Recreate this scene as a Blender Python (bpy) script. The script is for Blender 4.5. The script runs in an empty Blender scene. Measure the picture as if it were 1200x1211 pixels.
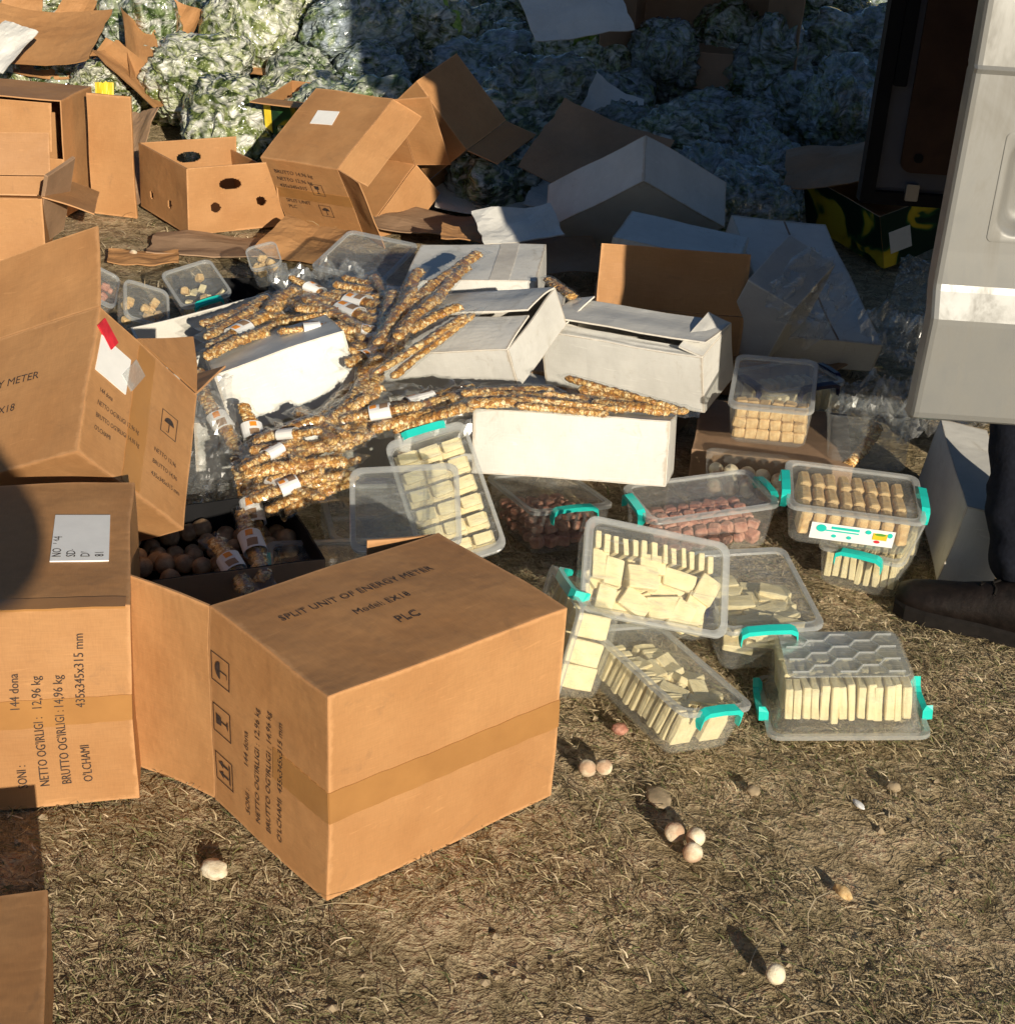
import bpy, bmesh, math, random
import numpy as np
from mathutils import Vector, Matrix, Euler, noise

random.seed(7); np.random.seed(7)
R = math.radians
scene = bpy.context.scene
col = scene.collection

# ------------------------------------------------------------------ camera
IW, IH, FPX = 1200.0, 1211.0, 1800.0
CPOS = Vector((0.216, -1.706, 1.426)); PITCH, ROLL = R(25.1), R(3.83)
_F = Vector((0, math.cos(PITCH), -math.sin(PITCH))); _R0 = Vector((1, 0, 0)); _U0 = _R0.cross(_F)
_Rt = _R0*math.cos(ROLL) + _U0*math.sin(ROLL); _Up = -_R0*math.sin(ROLL) + _U0*math.cos(ROLL)
cd = bpy.data.cameras.new('camera'); cam = bpy.data.objects.new('camera', cd); col.objects.link(cam)
cam.matrix_world = Matrix(((_Rt.x, _Up.x, -_F.x, CPOS.x), (_Rt.y, _Up.y, -_F.y, CPOS.y), (_Rt.z, _Up.z, -_F.z, CPOS.z), (0, 0, 0, 1)))
cd.sensor_fit = 'VERTICAL'; cd.sensor_height = 24.0; cd.lens = 24.0*FPX/IH
cd.clip_start = 0.02; cd.clip_end = 500
scene.camera = cam

# ------------------------------------------------------------------ light
SUN_AZ, SUN_EL = 20.5, 17.0            # the sun stands behind the camera, to the right
tosun = Vector((math.sin(R(SUN_AZ))*math.cos(R(SUN_EL)), -math.cos(R(SUN_AZ))*math.cos(R(SUN_EL)), math.sin(R(SUN_EL))))
world = bpy.data.worlds.new('World'); scene.world = world; world.use_nodes = True
wt = world.node_tree; wt.nodes.clear()
sky = wt.nodes.new('ShaderNodeTexSky'); sky.sky_type = 'NISHITA'; sky.sun_disc = False; sky.ozone_density = 4.0
sky.sun_elevation = R(SUN_EL); sky.sun_rotation = math.atan2(tosun.x, tosun.y)
bg = wt.nodes.new('ShaderNodeBackground'); bg.inputs['Strength'].default_value = 0.05
wo = wt.nodes.new('ShaderNodeOutputWorld')
wt.links.new(sky.outputs[0], bg.inputs[0]); wt.links.new(bg.outputs[0], wo.inputs[0])
sl = bpy.data.lights.new('sun', 'SUN'); sl.energy = 5.0; sl.angle = R(0.53); sl.color = (1.0, 0.89, 0.72)
so = bpy.data.objects.new('sun', sl); col.objects.link(so)
so.rotation_euler = tosun.to_track_quat('Z', 'Y').to_euler(); so.location = (3, -6, 4)
scene.view_settings.view_transform = 'Standard'; scene.view_settings.look = 'None'
scene.view_settings.exposure = 0.18; scene.view_settings.gamma = 1.0
try: scene.view_settings.use_curve_mapping = False
except Exception: pass
scene.cycles.use_denoising = True
scene.cycles.transparent_max_bounces = 24
scene.cycles.max_bounces = 6
scene.cycles.use_adaptive_sampling = True
scene.cycles.adaptive_threshold = 0.025
scene.cycles.sample_clamp_indirect = 6.0

# ------------------------------------------------------------------ helpers
def ray(px, py):
    return _F + _Rt*((px-IW/2)/FPX) - _Up*((py-IH/2)/FPX)
def atz(px, py, z=0.0):
    d = ray(px, py); return CPOS + d*((z-CPOS.z)/d.z)
def aty(px, py, Y):
    d = ray(px, py); return CPOS + d*((Y-CPOS.y)/d.y)

def tag(o, label=None, cat=None, group=None, kind=None):
    if label: o['label'] = label
    if cat: o['category'] = cat
    if group: o['group'] = group
    if kind: o['kind'] = kind
    return o
def link(o, parent=None):
    col.objects.link(o)
    if parent is not None: o.parent = parent
    return o
def empty(name, M):
    e = bpy.data.objects.new(name, None); e.empty_display_size = .05; col.objects.link(e); e.matrix_world = M; return e
def mesh(name, V, Fc, mats, parent=None, smooth=False, fm=None):
    me = bpy.data.meshes.new(name); me.from_pydata([tuple(v) for v in V], [], Fc)
    if not isinstance(mats, (list, tuple)): mats = [mats]
    for m in mats: me.materials.append(m)
    if fm: me.polygons.foreach_set('material_index', fm)
    if smooth: me.polygons.foreach_set('use_smooth', [True]*len(me.polygons))
    me.update()
    return link(bpy.data.objects.new(name, me), parent)
def inst(name, me, parent=None, M=None):
    o = bpy.data.objects.new(name, me); link(o, parent)
    if M is not None:
        if parent is None: o.matrix_world = M
        else: o.matrix_local = M
    return o
def TRS(pos, rot=(0, 0, 0), scl=(1, 1, 1)):
    return Matrix.LocRotScale(Vector(pos), Euler([R(a) for a in rot]), Vector(scl))
def frame(o, u, v, n):
    return Matrix(((u.x, v.x, n.x, o.x), (u.y, v.y, n.y, o.y), (u.z, v.z, n.z, o.z), (0, 0, 0, 1)))
def rnd(a, b): return random.uniform(a, b)

# ------------------------------------------------------------------ materials
class NT:
    def __init__(s, name):
        s.m = bpy.data.materials.new(name); s.m.use_nodes = True; s.t = s.m.node_tree; s.t.nodes.clear()
        s.out = s.n('ShaderNodeOutputMaterial')
    def n(s, typ, **kw):
        x = s.t.nodes.new(typ)
        for k, v in kw.items(): setattr(x, k, v)
        return x
    def l(s, a, b): s.t.links.new(a, b)
    def coord(s, scale=(1, 1, 1), which='Object'):
        tc = s.n('ShaderNodeTexCoord'); mp = s.n('ShaderNodeMapping'); mp.inputs['Scale'].default_value = scale
        s.l(tc.outputs[which], mp.inputs[0]); return mp.outputs[0]
    def noise(s, scale, detail=4, rough=.55, vec=None, dist=0):
        x = s.n('ShaderNodeTexNoise'); x.inputs['Scale'].default_value = scale; x.inputs['Detail'].default_value = detail
        x.inputs['Roughness'].default_value = rough; x.inputs['Distortion'].default_value = dist
        if vec is not None: s.l(vec, x.inputs['Vector'])
        return x.outputs['Fac']
    def voro(s, scale, vec=None, feature='F1', out='Distance'):
        x = s.n('ShaderNodeTexVoronoi', feature=feature); x.inputs['Scale'].default_value = scale
        if vec is not None: s.l(vec, x.inputs['Vector'])
        return x.outputs[out]
    def ramp(s, fac, stops):
        x = s.n('ShaderNodeValToRGB'); e = x.color_ramp.elements
        while len(e) < len(stops): e.new(.5)
        for i, (p, c) in enumerate(stops): e[i].position = p; e[i].color = (*c, 1) if len(c) == 3 else c
        s.l(fac, x.inputs[0]); return x.outputs[0]
    def mix(s, fac, a, b, mode='MIX'):
        x = s.n('ShaderNodeMix', data_type='RGBA', blend_type=mode)
        for k, v in ((0, fac), (6, a), (7, b)):
            if hasattr(v, 'type') and hasattr(v, 'links'): s.l(v, x.inputs[k])
            elif k == 0: x.inputs[0].default_value = v
            else: x.inputs[k].default_value = (*v, 1)
        return x.outputs[2]
    def math(s, op, a, b=None):
        x = s.n('ShaderNodeMath', operation=op)
        for k, v in ((0, a), (1, b)):
            if v is None: continue
            if hasattr(v, 'links'): s.l(v, x.inputs[k])
            else: x.inputs[k].default_value = v
        return x.outputs[0]
    def bump(s, h, strength=.3, dist=.002, prev=None):
        x = s.n('ShaderNodeBump'); x.inputs['Strength'].default_value = strength; x.inputs['Distance'].default_value = dist
        s.l(h, x.inputs['Height'])
        if prev is not None: s.l(prev, x.inputs['Normal'])
        return x.outputs[0]
    def pbr(s, color, rough=.6, metal=0, normal=None, coat=0, spec=.5, sheen=0):
        x = s.n('ShaderNodeBsdfPrincipled')
        for nm, v in (('Base Color', color), ('Roughness', rough), ('Metallic', metal), ('Coat Weight', coat), ('Specular IOR Level', spec)):
            if hasattr(v, 'links'): s.l(v, x.inputs[nm])
            elif nm == 'Base Color': x.inputs[nm].default_value = (*v, 1)
            else: x.inputs[nm].default_value = v
        x.inputs['Coat Roughness'].default_value = .12
        if normal is not None: s.l(normal, x.inputs['Normal'])
        return x.outputs[0]
    def fin(s, sh): s.l(sh, s.out.inputs[0]); return s.m

def m_card(name, base, dark, vary=.10, rough=.6, spec=.3, stain=(.16, .10, .06), stain_amt=.35, worn=None):
    t = NT(name); c = t.coord()
    oi = t.n('ShaderNodeObjectInfo')
    n1 = t.noise(5, 3, .6, c); col1 = t.ramp(n1, [(.3, dark), (.65, base)])
    fib = t.noise(1, 3, .6, t.coord((40, 40, 600)))
    fib2 = t.noise(1, 3, .6, t.coord((600, 60, 60)))
    f = t.math('ADD', fib, fib2); f = t.math('MULTIPLY', f, .5)
    col2 = t.mix(.35, col1, t.ramp(f, [(.3, (.35, .35, .35)), (.7, (.65, .65, .65))]), 'OVERLAY')
    st = t.ramp(t.noise(11, 4, .7, c, 1.5), [(.60, (0, 0, 0)), (.78, (1, 1, 1))])
    col3 = t.mix(t.math('MULTIPLY', st, stain_amt), col2, stain)
    sc = t.ramp(t.noise(1, 2, .5, t.coord((9, 130, 70)), 2.2), [(.66, (0, 0, 0)), (.72, (1, 1, 1))])
    col4 = t.mix(t.math('MULTIPLY', sc, .28), col3, tuple(min(1, x*1.35) for x in base))
    uv = t.n('ShaderNodeTexCoord'); sx = t.n('ShaderNodeSeparateXYZ'); t.l(uv.outputs['UV'], sx.inputs[0])
    ea = t.math('MINIMUM', sx.outputs[0], t.math('SUBTRACT', 1.0, sx.outputs[0])); eb = t.math('MINIMUM', sx.outputs[1], t.math('SUBTRACT', 1.0, sx.outputs[1]))
    ed = t.math('ADD', t.math('MINIMUM', ea, eb), t.math('MULTIPLY', t.math('SUBTRACT', t.noise(45, 3, .7, c), .5), .045))
    wear = t.math('MULTIPLY', t.ramp(ed, [(.004, (1, 1, 1)), (.018, (0, 0, 0))]), t.math('GREATER_THAN', t.math('ADD', sx.outputs[0], sx.outputs[1]), .00001))
    col4 = t.mix(t.math('MULTIPLY', wear, .45 if worn is None else .6), col4, worn or tuple(min(1, x*1.45+.03) for x in base))
    br = t.math('MULTIPLY_ADD', oi.outputs['Random'], vary); br.node.inputs[2].default_value = 1 - vary/2
    hs = t.n('ShaderNodeHueSaturation'); t.l(br, hs.inputs['Value']); t.l(col4, hs.inputs['Color'])
    nb = t.bump(t.noise(18, 2, .6, c), .35, .006)
    return t.fin(t.pbr(hs.outputs[0], rough, normal=nb, spec=spec))
M = {}
M['card'] = m_card('cardboard_brown', (.455, .24, .10), (.385, .19, .074))
M['card_in'] = m_card('cardboard_inside', (.43, .225, .095), (.36, .18, .07))
M['card_grey'] = m_card('cardboard_weathered', (.36, .23, .14), (.27, .17, .10), stain_amt=.5)
M['white'] = m_card('cardboard_white', (.70, .69, .645), (.58, .57, .53), vary=.08, rough=.5, spec=.4, stain=(.36, .31, .23), stain_amt=.55, worn=(.42, .33, .22))
M['white_in'] = m_card('cardboard_white_inside', (.62, .59, .53), (.54, .50, .44), vary=.05, stain=(.35, .28, .18), stain_amt=.35)
def m_plain(name, c, rough=.6, spec=.4, metal=0, coat=0, n_scale=None, amp=.12, bump=0):
    t = NT(name)
    if n_scale:
        v = t.coord(); nn = t.noise(n_scale, 4, .6, v)
        cc = t.ramp(nn, [(.3, tuple(x*(1-amp) for x in c)), (.7, tuple(min(1, x*(1+amp)) for x in c))])
        nb = t.bump(nn, bump, .004) if bump else None
        return t.fin(t.pbr(cc, rough, metal, nb, coat, spec))
    return t.fin(t.pbr(c, rough, metal, None, coat, spec))
M['ink'] = m_plain('black_print', (.045, .032, .028), .7, n_scale=220, amp=.7)
M['tape'] = None
t = NT('parcel_tape'); cc = t.ramp(t.noise(9, 4, .6, t.coord()), [(.3, (.34, .165, .055)), (.7, (.42, .21, .07))])
M['tape'] = t.fin(t.pbr(cc, .28, normal=t.bump(t.noise(60, 3, .5, t.coord((1, 1, 1))), .25, .001), spec=.5))
M['paper'] = m_plain('white_paper', (.80, .80, .78), .55, n_scale=30, amp=.04)
M['red'] = m_plain('red_sticker', (.62, .03, .045), .4, n_scale=40, amp=.3)
M['teal'] = m_plain('teal_plastic', (.02, .56, .48), .32, .5, n_scale=25, amp=.06)
M['navy'] = m_plain('navy_plastic', (.012, .014, .06), .35, .5, n_scale=25, amp=.1)
M['black'] = m_plain('black_rubber', (.008, .008, .009), .7, .2, n_scale=20, amp=.2)
M['yellow'] = m_plain('yellow_print', (.72, .52, .03), .5, n_scale=12, amp=.2)
M['lime'] = m_plain('green_print', (.10, .30, .04), .5, n_scale=12, amp=.3)
M['orange'] = m_plain('orange_print', (.85, .30, .03), .5)

def m_clear(name, tint=(.985, .99, .985), base=.08, gain=.75, rough=.10, scratch=.13, haze=.62):
    t = NT(name); v = t.coord()
    fr = t.n('ShaderNodeFresnel'); fr.inputs['IOR'].default_value = 1.42
    lw = t.n('ShaderNodeLayerWeight'); lw.inputs['Blend'].default_value = .25
    fz = t.math('MULTIPLY', lw.outputs['Facing'], .13)
    sc = t.ramp(t.noise(1, 3, .65, t.coord((14, 90, 40)), 1.8), [(.52, (0, 0, 0)), (.72, (1, 1, 1))])
    fac = t.math('ADD', fz, t.math('MULTIPLY', sc, scratch)); fac = t.math('ADD', fac, base)
    tr = t.n('ShaderNodeBsdfTransparent'); tr.inputs[0].default_value = (*tint, 1)
    nb = t.bump(t.noise(35, 3, .5, v), .12, .004)
    df = t.n('ShaderNodeBsdfTranslucent'); df.inputs[0].default_value = (.8, .82, .81, 1)
    d2 = t.n('ShaderNodeBsdfDiffuse'); d2.inputs[0].default_value = (.74, .76, .75, 1)
    md = t.n('ShaderNodeMixShader'); md.inputs[0].default_value = .6; t.l(df.outputs[0], md.inputs[1]); t.l(d2.outputs[0], md.inputs[2])
    gl = t.n('ShaderNodeBsdfGlossy'); gl.inputs['Roughness'].default_value = rough; gl.inputs[0].default_value = (.95, .95, .95, 1); t.l(nb, gl.inputs['Normal'])
    mh = t.n('ShaderNodeMixShader'); mh.inputs[0].default_value = 1-haze; t.l(md.outputs[0], mh.inputs[1]); t.l(gl.outputs[0], mh.inputs[2])
    mx = t.n('ShaderNodeMixShader'); t.l(fac, mx.inputs[0]); t.l(tr.outputs[0], mx.inputs[1]); t.l(mh.outputs[0], mx.inputs[2])
    return t.fin(mx.outputs[0])
M['clear'] = m_clear('clear_plastic')
M['clear_rim'] = m_clear('clear_plastic_rim', base=.40, haze=.82)
M['frost'] = m_clear('frosted_plastic', base=.34, scratch=.3, haze=.85)
M['clear_lid'] = m_clear('clear_plastic_lid', base=.07, scratch=.2)
M['film'] = m_clear('crumpled_film', base=.22, rough=.22, scratch=.25, haze=.5)
M['wrap'] = m_clear('snack_wrapper', base=.04, rough=.1, scratch=.16, haze=.3)

t = NT('cream_wafer'); v = t.coord()
cc = t.ramp(t.noise(26, 4, .6, v), [(.3, (.76, .63, .35)), (.7, (.88, .78, .50))])
M['cream'] = t.fin(t.pbr(cc, .8, normal=t.bump(t.noise(160, 3, .6, v), .4, .002), spec=.2))
t = NT('tan_cake'); v = t.coord()
cc = t.ramp(t.noise(60, 4, .65, v), [(.3, (.50, .29, .11)), (.7, (.80, .60, .32))])
M['tan'] = t.fin(t.pbr(cc, .8, normal=t.bump(t.noise(140, 3, .6, v), .5, .003), spec=.2))
t = NT('red_sweet'); v = t.coord()
cc = t.ramp(t.noise(45, 4, .65, v), [(.3, (.34, .12, .08)), (.7, (.64, .36, .26))])
M['redsweet'] = t.fin(t.pbr(cc, .55, normal=t.bump(t.noise(120, 3, .6, v), .5, .003), spec=.3))
t = NT('golden_nut_bar'); v = t.coord()
vc = t.voro(105, v, 'F1', 'Color'); sep = t.n('ShaderNodeSeparateColor'); t.l(vc, sep.inputs[0])
c1 = t.ramp(sep.outputs[0], [(0, (.32, .13, .025)), (.3, (.60, .30, .07)), (.6, (.78, .49, .17)), (1, (.88, .70, .40))])
d1 = t.voro(105, v, 'DISTANCE_TO_EDGE'); c2 = t.mix(t.ramp(d1, [(0, (1, 1, 1)), (.10, (0, 0, 0))]), c1, (.22, .085, .018))
M['bar'] = t.fin(t.pbr(c2, .38, normal=t.bump(d1, .7, .004), spec=.5, coat=.55))
t = NT('dried_curd_ball'); v = t.coord()
cc = t.ramp(t.noise(50, 4, .6, v), [(.3, (.70, .58, .38)), (.7, (.84, .77, .60))])
cc = t.mix(t.ramp(t.noise(22, 3, .5, v), [(.5, (0, 0, 0)), (.62, (.8, .8, .8))]), cc, (.42, .24, .14))
M['ball'] = t.fin(t.pbr(cc, .7, normal=t.bump(t.noise(130, 4, .6, v), .5, .003), spec=.3))

# bags of greens wrapped in film
def m_greens(name, stops):
    t = NT(name); v = t.coord()
    cc = t.ramp(t.noise(3.2, 3, .6, v, 1.2), stops)
    return t.fin(t.pbr(cc, .45, normal=t.bump(t.noise(6, 2, .6, v, 1.0), .5, .1), spec=.4))
M['greens_a'] = m_greens('leafy_greens_pale', [(.34, (.04, .07, .012)), (.45, (.16, .23, .035)), (.55, (.36, .44, .12)), (.66, (.66, .68, .42))])
M['greens_b'] = m_greens('leafy_greens_dark', [(.36, (.02, .045, .008)), (.48, (.08, .15, .02)), (.58, (.22, .32, .07)), (.70, (.50, .55, .30))])
def m_sack(name, greens, film, lo, hi):
    t = NT(name); v = t.coord()
    gcol = t.ramp(t.noise(3.0, 2, .6, v, 1.0), greens)
    n2 = t.noise(1, 2, .6, t.coord((2.1, 1.5, 3.2)), 1.9)
    cc = t.mix(t.ramp(n2, [(lo, (0, 0, 0)), (hi, (1, 1, 1))]), gcol, film)
    return t.fin(t.pbr(cc, .2, normal=t.bump(t.noise(1, 2, .55, t.coord((3.5, 2, 6)), 1.6), .7, .06), spec=.5, coat=.8))
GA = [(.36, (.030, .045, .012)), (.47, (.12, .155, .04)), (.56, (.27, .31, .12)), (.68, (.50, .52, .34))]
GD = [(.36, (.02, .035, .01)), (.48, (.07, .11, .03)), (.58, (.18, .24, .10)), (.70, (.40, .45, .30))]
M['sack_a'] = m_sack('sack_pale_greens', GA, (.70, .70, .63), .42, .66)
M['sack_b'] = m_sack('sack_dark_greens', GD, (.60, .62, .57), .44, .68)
M['sack_c'] = m_sack('sack_shade_blue', GD, (.40, .46, .53), .36, .70)  # bluish grey film: the van's shade is put into the colour
t = NT('cabbage_leaf'); cc = t.ramp(t.noise(14, 5, .6, t.coord()), [(.3, (.10, .24, .02)), (.65, (.36, .50, .09)), (.8, (.60, .66, .30))])
M['leaf'] = t.fin(t.pbr(cc, .5, spec=.4))
t = NT('fruit_carton_print'); v = t.coord()
cc = t.ramp(t.noise(7, 2, .4, v, .8), [(.46, (.008, .030, .013)), (.5, (.03, .12, .03)), (.54, (.60, .42, .02)), (.62, (.72, .55, .04))])
M['fruit'] = t.fin(t.pbr(cc, .45, spec=.4))

# van paint
t = NT('dusty_silver_paint'); v = t.coord()
dust = t.ramp(t.noise(3.2, 6, .65, v, .8), [(.38, (0, 0, 0)), (.70, (1, 1, 1))])
st2 = t.ramp(t.noise(1, 5, .7, t.coord((16, 16, 3.2)), 1.0), [(.45, (0, 0, 0)), (.7, (1, 1, 1))])
dd = t.math('MULTIPLY_ADD', dust, .55); t.l(t.math('MULTIPLY', st2, .42), dd.node.inputs[2])
cc = t.mix(dd, (.255, .26, .255), (.165, .155, .13))
ro = t.math('MULTIPLY_ADD', dd, .4); ro.node.inputs[2].default_value = .34
me_ = t.math('MULTIPLY_ADD', dd, -.3); me_.node.inputs[2].default_value = .35
M['silver'] = t.fin(t.pbr(cc, ro, me_, t.bump(t.noise(3, 3, .5, v), .15, .01)))
M['van_grey'] = m_plain('grey_inner_metal', (.10, .10, .115), .5, .3, n_scale=8, amp=.12)
M['hardboard'] = m_plain('brown_hardboard', (.06, .03, .018), .6, .25, n_scale=14, amp=.25)
M['glass'] = m_plain('dark_van_glass', (.02, .022, .025), .06, .6)
M['rim'] = m_plain('wheel_metal', (.35, .35, .36), .35, .5, .8)
M['lamp_red'] = m_plain('red_lamp', (.45, .02, .02), .15, .5)
M['denim'] = m_plain('dark_navy_cloth', (.012, .014, .022), .9, .2, n_scale=120, amp=.3, bump=.3)
M['jacket'] = m_plain('black_jacket_cloth', (.02, .02, .022), .85, .2, n_scale=90, amp=.3, bump=.3)
M['leather'] = m_plain('worn_dark_leather', (.010, .007, .006), .55, .22, n_scale=45, amp=.5, bump=.5)
M['sole'] = m_plain('dusty_rubber_sole', (.012, .010, .009), .85, .15, n_scale=50, amp=.3)
M['skin'] = m_plain('skin', (.50, .29, .19), .5, .4, n_scale=60, amp=.08)
M['hair'] = m_plain('dark_hair', (.012, .009, .007), .5, .4, n_scale=90, amp=.4)

# ground
t = NT('dry_grass_ground'); v = t.coord()
n_big = t.noise(2.6, 5, .6, v, .5); n_mid = t.noise(19, 4, .7, v, .8); n_fin = t.noise(120, 3, .75, v)
c1 = t.ramp(n_mid, [(.28, (.19, .135, .075)), (.45, (.43, .325, .19)), (.58, (.60, .475, .295)), (.74, (.70, .58, .39))])
c2 = t.ramp(n_fin, [(.30, (.12, .12, .12)), (.55, (.5, .5, .5)), (.75, (.8, .8, .8))])
c3 = t.mix(.75, c1, c2, 'OVERLAY')
gr = t.ramp(n_big, [(.40, (0, 0, 0)), (.62, (1, 1, 1))])
c4 = t.mix(t.math('MULTIPLY', gr, .40), c3, (.105, .10, .042))
nb = t.bump(n_mid, .9, .03); nb = t.bump(n_fin, .8, .008, nb)
M['ground'] = t.fin(t.pbr(c4, .95, normal=nb, spec=.1))
t = NT('dry_grass_blades'); at = t.n('ShaderNodeAttribute'); at.attribute_name = 'blade_col'
M['blade'] = t.fin(t.pbr(at.outputs['Color'], .75, spec=.25))
M['stone'] = m_plain('pale_soil_clod', (.36, .28, .18), .9, .2, n_scale=30, amp=.25, bump=.6)

# ------------------------------------------------------------------ ground
def zbase(x, y):                          # the waste heap lies on gently rising soil at the back
    s = min(max((y-4.3)/3.5, 0), 1); s = s*s*(3-2*s)
    return .30*s
def ground_z(x, y):
    z = zbase(x, y)
    z += .011*noise.noise(Vector((x*3.1, y*3.1, 0))) + .006*noise.noise(Vector((x*11, y*11, 3)))
    return z - .008
def axis(dense, lo, hi, n, ext):
    a = list(np.linspace(lo, hi, n)); k = (hi-lo)/n; left, right = [], []; s = k; p = lo
    while p > dense[0]: s *= 1.35; p -= s; left.append(p)
    s = k; p = hi
    while p < dense[1]: s *= 1.35; p += s; right.append(p)
    return left[::-1] + a + right
gx = axis((-60, 60), -1.6, 2.4, 130, 0); gy = axis((-20, 180), -.9, 5.0, 170, 0)
V = [(x, y, ground_z(x, y)) for y in gy for x in gx]; nx = len(gx)
Fc = [(j*nx+i, j*nx+i+1, (j+1)*nx+i+1, (j+1)*nx+i) for j in range(len(gy)-1) for i in range(nx-1)]
tag(mesh('ground', V, Fc, M['ground'], smooth=True), kind='structure')

# ------------------------------------------------------------------ panels and cartons
def field(p, sd, amp=.0062):
    q = p*4.2+Vector((sd*3.1, sd*1.7, sd*.9)); r = p*13+Vector((sd, sd*2.3, 0))
    f = lambda k, w: noise.noise(w+Vector((k*19.1, k*7.7, 0)))
    return p+Vector((f(0, q), f(1, q), f(2, q)))*amp+Vector((f(0, r), f(1, r), f(2, r)))*amp*.22
def panel(name, o, u, v, th, mats, parent, warp=.004, seg=6, seed=0, hole=None, bend=0, cut=None, fs=None):
    """a sheet of cardboard with thickness: o corner, u and v full edge vectors, outer side along u x v"""
    o, u, v = Vector(o), Vector(u), Vector(v); n = u.cross(v).normalized()
    V, Fc, fm, UV = [], [], [], []
    for k in (0, 1):
        for j in range(seg+1):
            for i in range(seg+1):
                a, b = i/seg, j/seg
                if cut: a = a*(1-cut*b)
                w = warp*(16*a*(1-a)*b*(1-b))**.5*(noise.noise(Vector((a*2.2+seed*7.1, b*2.2, seed*3.3)))*1.6)
                w += warp*.35*b*noise.noise(Vector((a*4+seed, 9.1, seed*1.7)))*(1 if bend else 0)
                w += bend*(b*b)
                P_ = o + u*a + v*b + n*(w - k*th)
                V.append(field(P_, fs) if fs is not None else P_); UV.append((max(a, .0002), max(b, .0002)))
    N = (seg+1)**2
    skip = hole or (lambda a, b: False)
    keep = {}
    for j in range(seg):
        for i in range(seg):
            keep[i, j] = not skip((i+.5)/seg, (j+.5)/seg)
            if not keep[i, j]: continue
            q = (j*(seg+1)+i, j*(seg+1)+i+1, (j+1)*(seg+1)+i+1, (j+1)*(seg+1)+i)
            Fc.append(q); fm.append(0)
            Fc.append(tuple(N+x for x in q[::-1])); fm.append(1)
    for (i, j), kp in list(keep.items()):
        if not kp: continue
        q = [(i, j), (i+1, j), (i+1, j+1), (i, j+1)]
        for e, (di, dj) in enumerate(((0, -1), (1, 0), (0, 1), (-1, 0))):
            if keep.get((i+di, j+dj), False): continue
            a, b = q[e], q[(e+1) % 4]; ia, ib = a[1]*(seg+1)+a[0], b[1]*(seg+1)+b[0]
            Fc.append((ib, ia, N+ia, N+ib)); fm.append(1)
    ob = mesh(name, V, Fc, list(mats), parent, smooth=False, fm=fm)
    lay = ob.data.uv_layers.new(name='uv'); li = np.empty(len(ob.data.loops), np.int32); ob.data.loops.foreach_get('vertex_index', li)
    lay.data.foreach_set('uv', np.array(UV, np.float32)[li].ravel())
    return ob

AX = {'x': Vector((1, 0, 0)), 'y': Vector((0, 1, 0)), 'z': Vector((0, 0, 1))}
def nrm(f): return AX[f[1]]*(1 if f[0] == '+' else -1)
FU = {'-y': ('+x', '+z'), '+y': ('-x', '+z'), '-x': ('-y', '+z'), '+x': ('+y', '+z'), '+z': ('+x', '+y'), '-z': ('+x', '-y')}
PN = {'+z': 'top_panel', '-z': 'bottom_panel'}
def face(D, f):
    """corner, unit u, unit v, n, size u, size v of a box face seen from outside"""
    h = Vector(D)/2; n = nrm(f); u, v = nrm(FU[f][0]), nrm(FU[f][1])
    hd = lambda a: abs(a.dot(h))
    o = n*hd(n) - u*hd(u) - v*hd(v)
    return o, u, v, n, 2*hd(u), 2*hd(v)
_seed = [0]
def carton(name, label, cat, pos, rot, D, mats=None, open_face=None, flaps=None, th=.004, warp=.004, group=None, missing=(), M4=None, seg=6):
    mats = mats or (M['card'], M['card_in'])
    e = empty(name, M4 or TRS(pos, rot)); tag(e, label, cat, group); e['_d'] = list(D); _seed[0] += 1; e['_s'] = fs = _seed[0]*1.37; seg = max(seg, 14)
    for f in FU:
        if f == open_face or f in missing: continue
        _seed[0] += 1
        o, u, v, n, su, sv = face(D, f)
        g = .0008   # keep neighbouring panels apart at the folds
        panel(PN.get(f, 'side_panel'), o+(u+v)*g, u*(su-2*g), v*(sv-2*g), th, mats, e, 0, seg, _seed[0], fs=fs)
    if open_face and flaps:
        nF = nrm(open_face); h = Vector(D)/2
        for G, spec in flaps.items():
            a, ln = spec[0], spec[1]; bend = spec[2] if len(spec) > 2 else .004
            nG = nrm(G); t_ = nF.cross(nG); L = 2*abs(t_.dot(h)); a = R(a)
            d = nF*math.cos(a) - nG*math.sin(a)
            o = nF*(abs(nF.dot(h))+.0015) + nG*(abs(nG.dot(h))-.0005) - t_*L/2
            _seed[0] += 1
            panel('flap', o+t_*.002, t_*(L-.004), d*ln, th, mats, e, .003, 10, _seed[0], bend=bend, fs=fs)
    return e
def tape(e, f, p0, p1, w, off=.0013, name='tape', mat=None):
    D = e['_d']; o, u, v, n, su, sv = face(D, f)
    a = o+u*p0[0]*su+v*p0[1]*sv; b = o+u*p1[0]*su+v*p1[1]*sv; d = (b-a); s = n.cross(d).normalized()*w/2
    K = 20; V = []; Fc = []
    for k in (0, 1):
        for i in range(K+1):
            q = a+d*i/K + n*(off - k*.0035); jit = s*(1+.03*math.sin(i*2.1))
            V += [q-jit, q+jit]
    for i in range(K):
        Fc.append((2*i, 2*i+2, 2*i+3, 2*i+1))
        b0 = 2*(K+1)
        Fc.append((b0+2*i, b0+2*i+1, b0+2*i+3, b0+2*i+2))
        Fc += [(2*i+2, 2*i, b0+2*i, b0+2*i+2), (2*i+1, 2*i+3, b0+2*i+3, b0+2*i+1)]
    Fc += [(0, 1, 2*(K+1)+1, 2*(K+1)), (2*K+1, 2*K, 4*K+2, 4*K+3)]
    return mesh(name, [field(v, e['_s']) for v in V], Fc, mat or M['tape'], e)
_tc = {}
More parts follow.
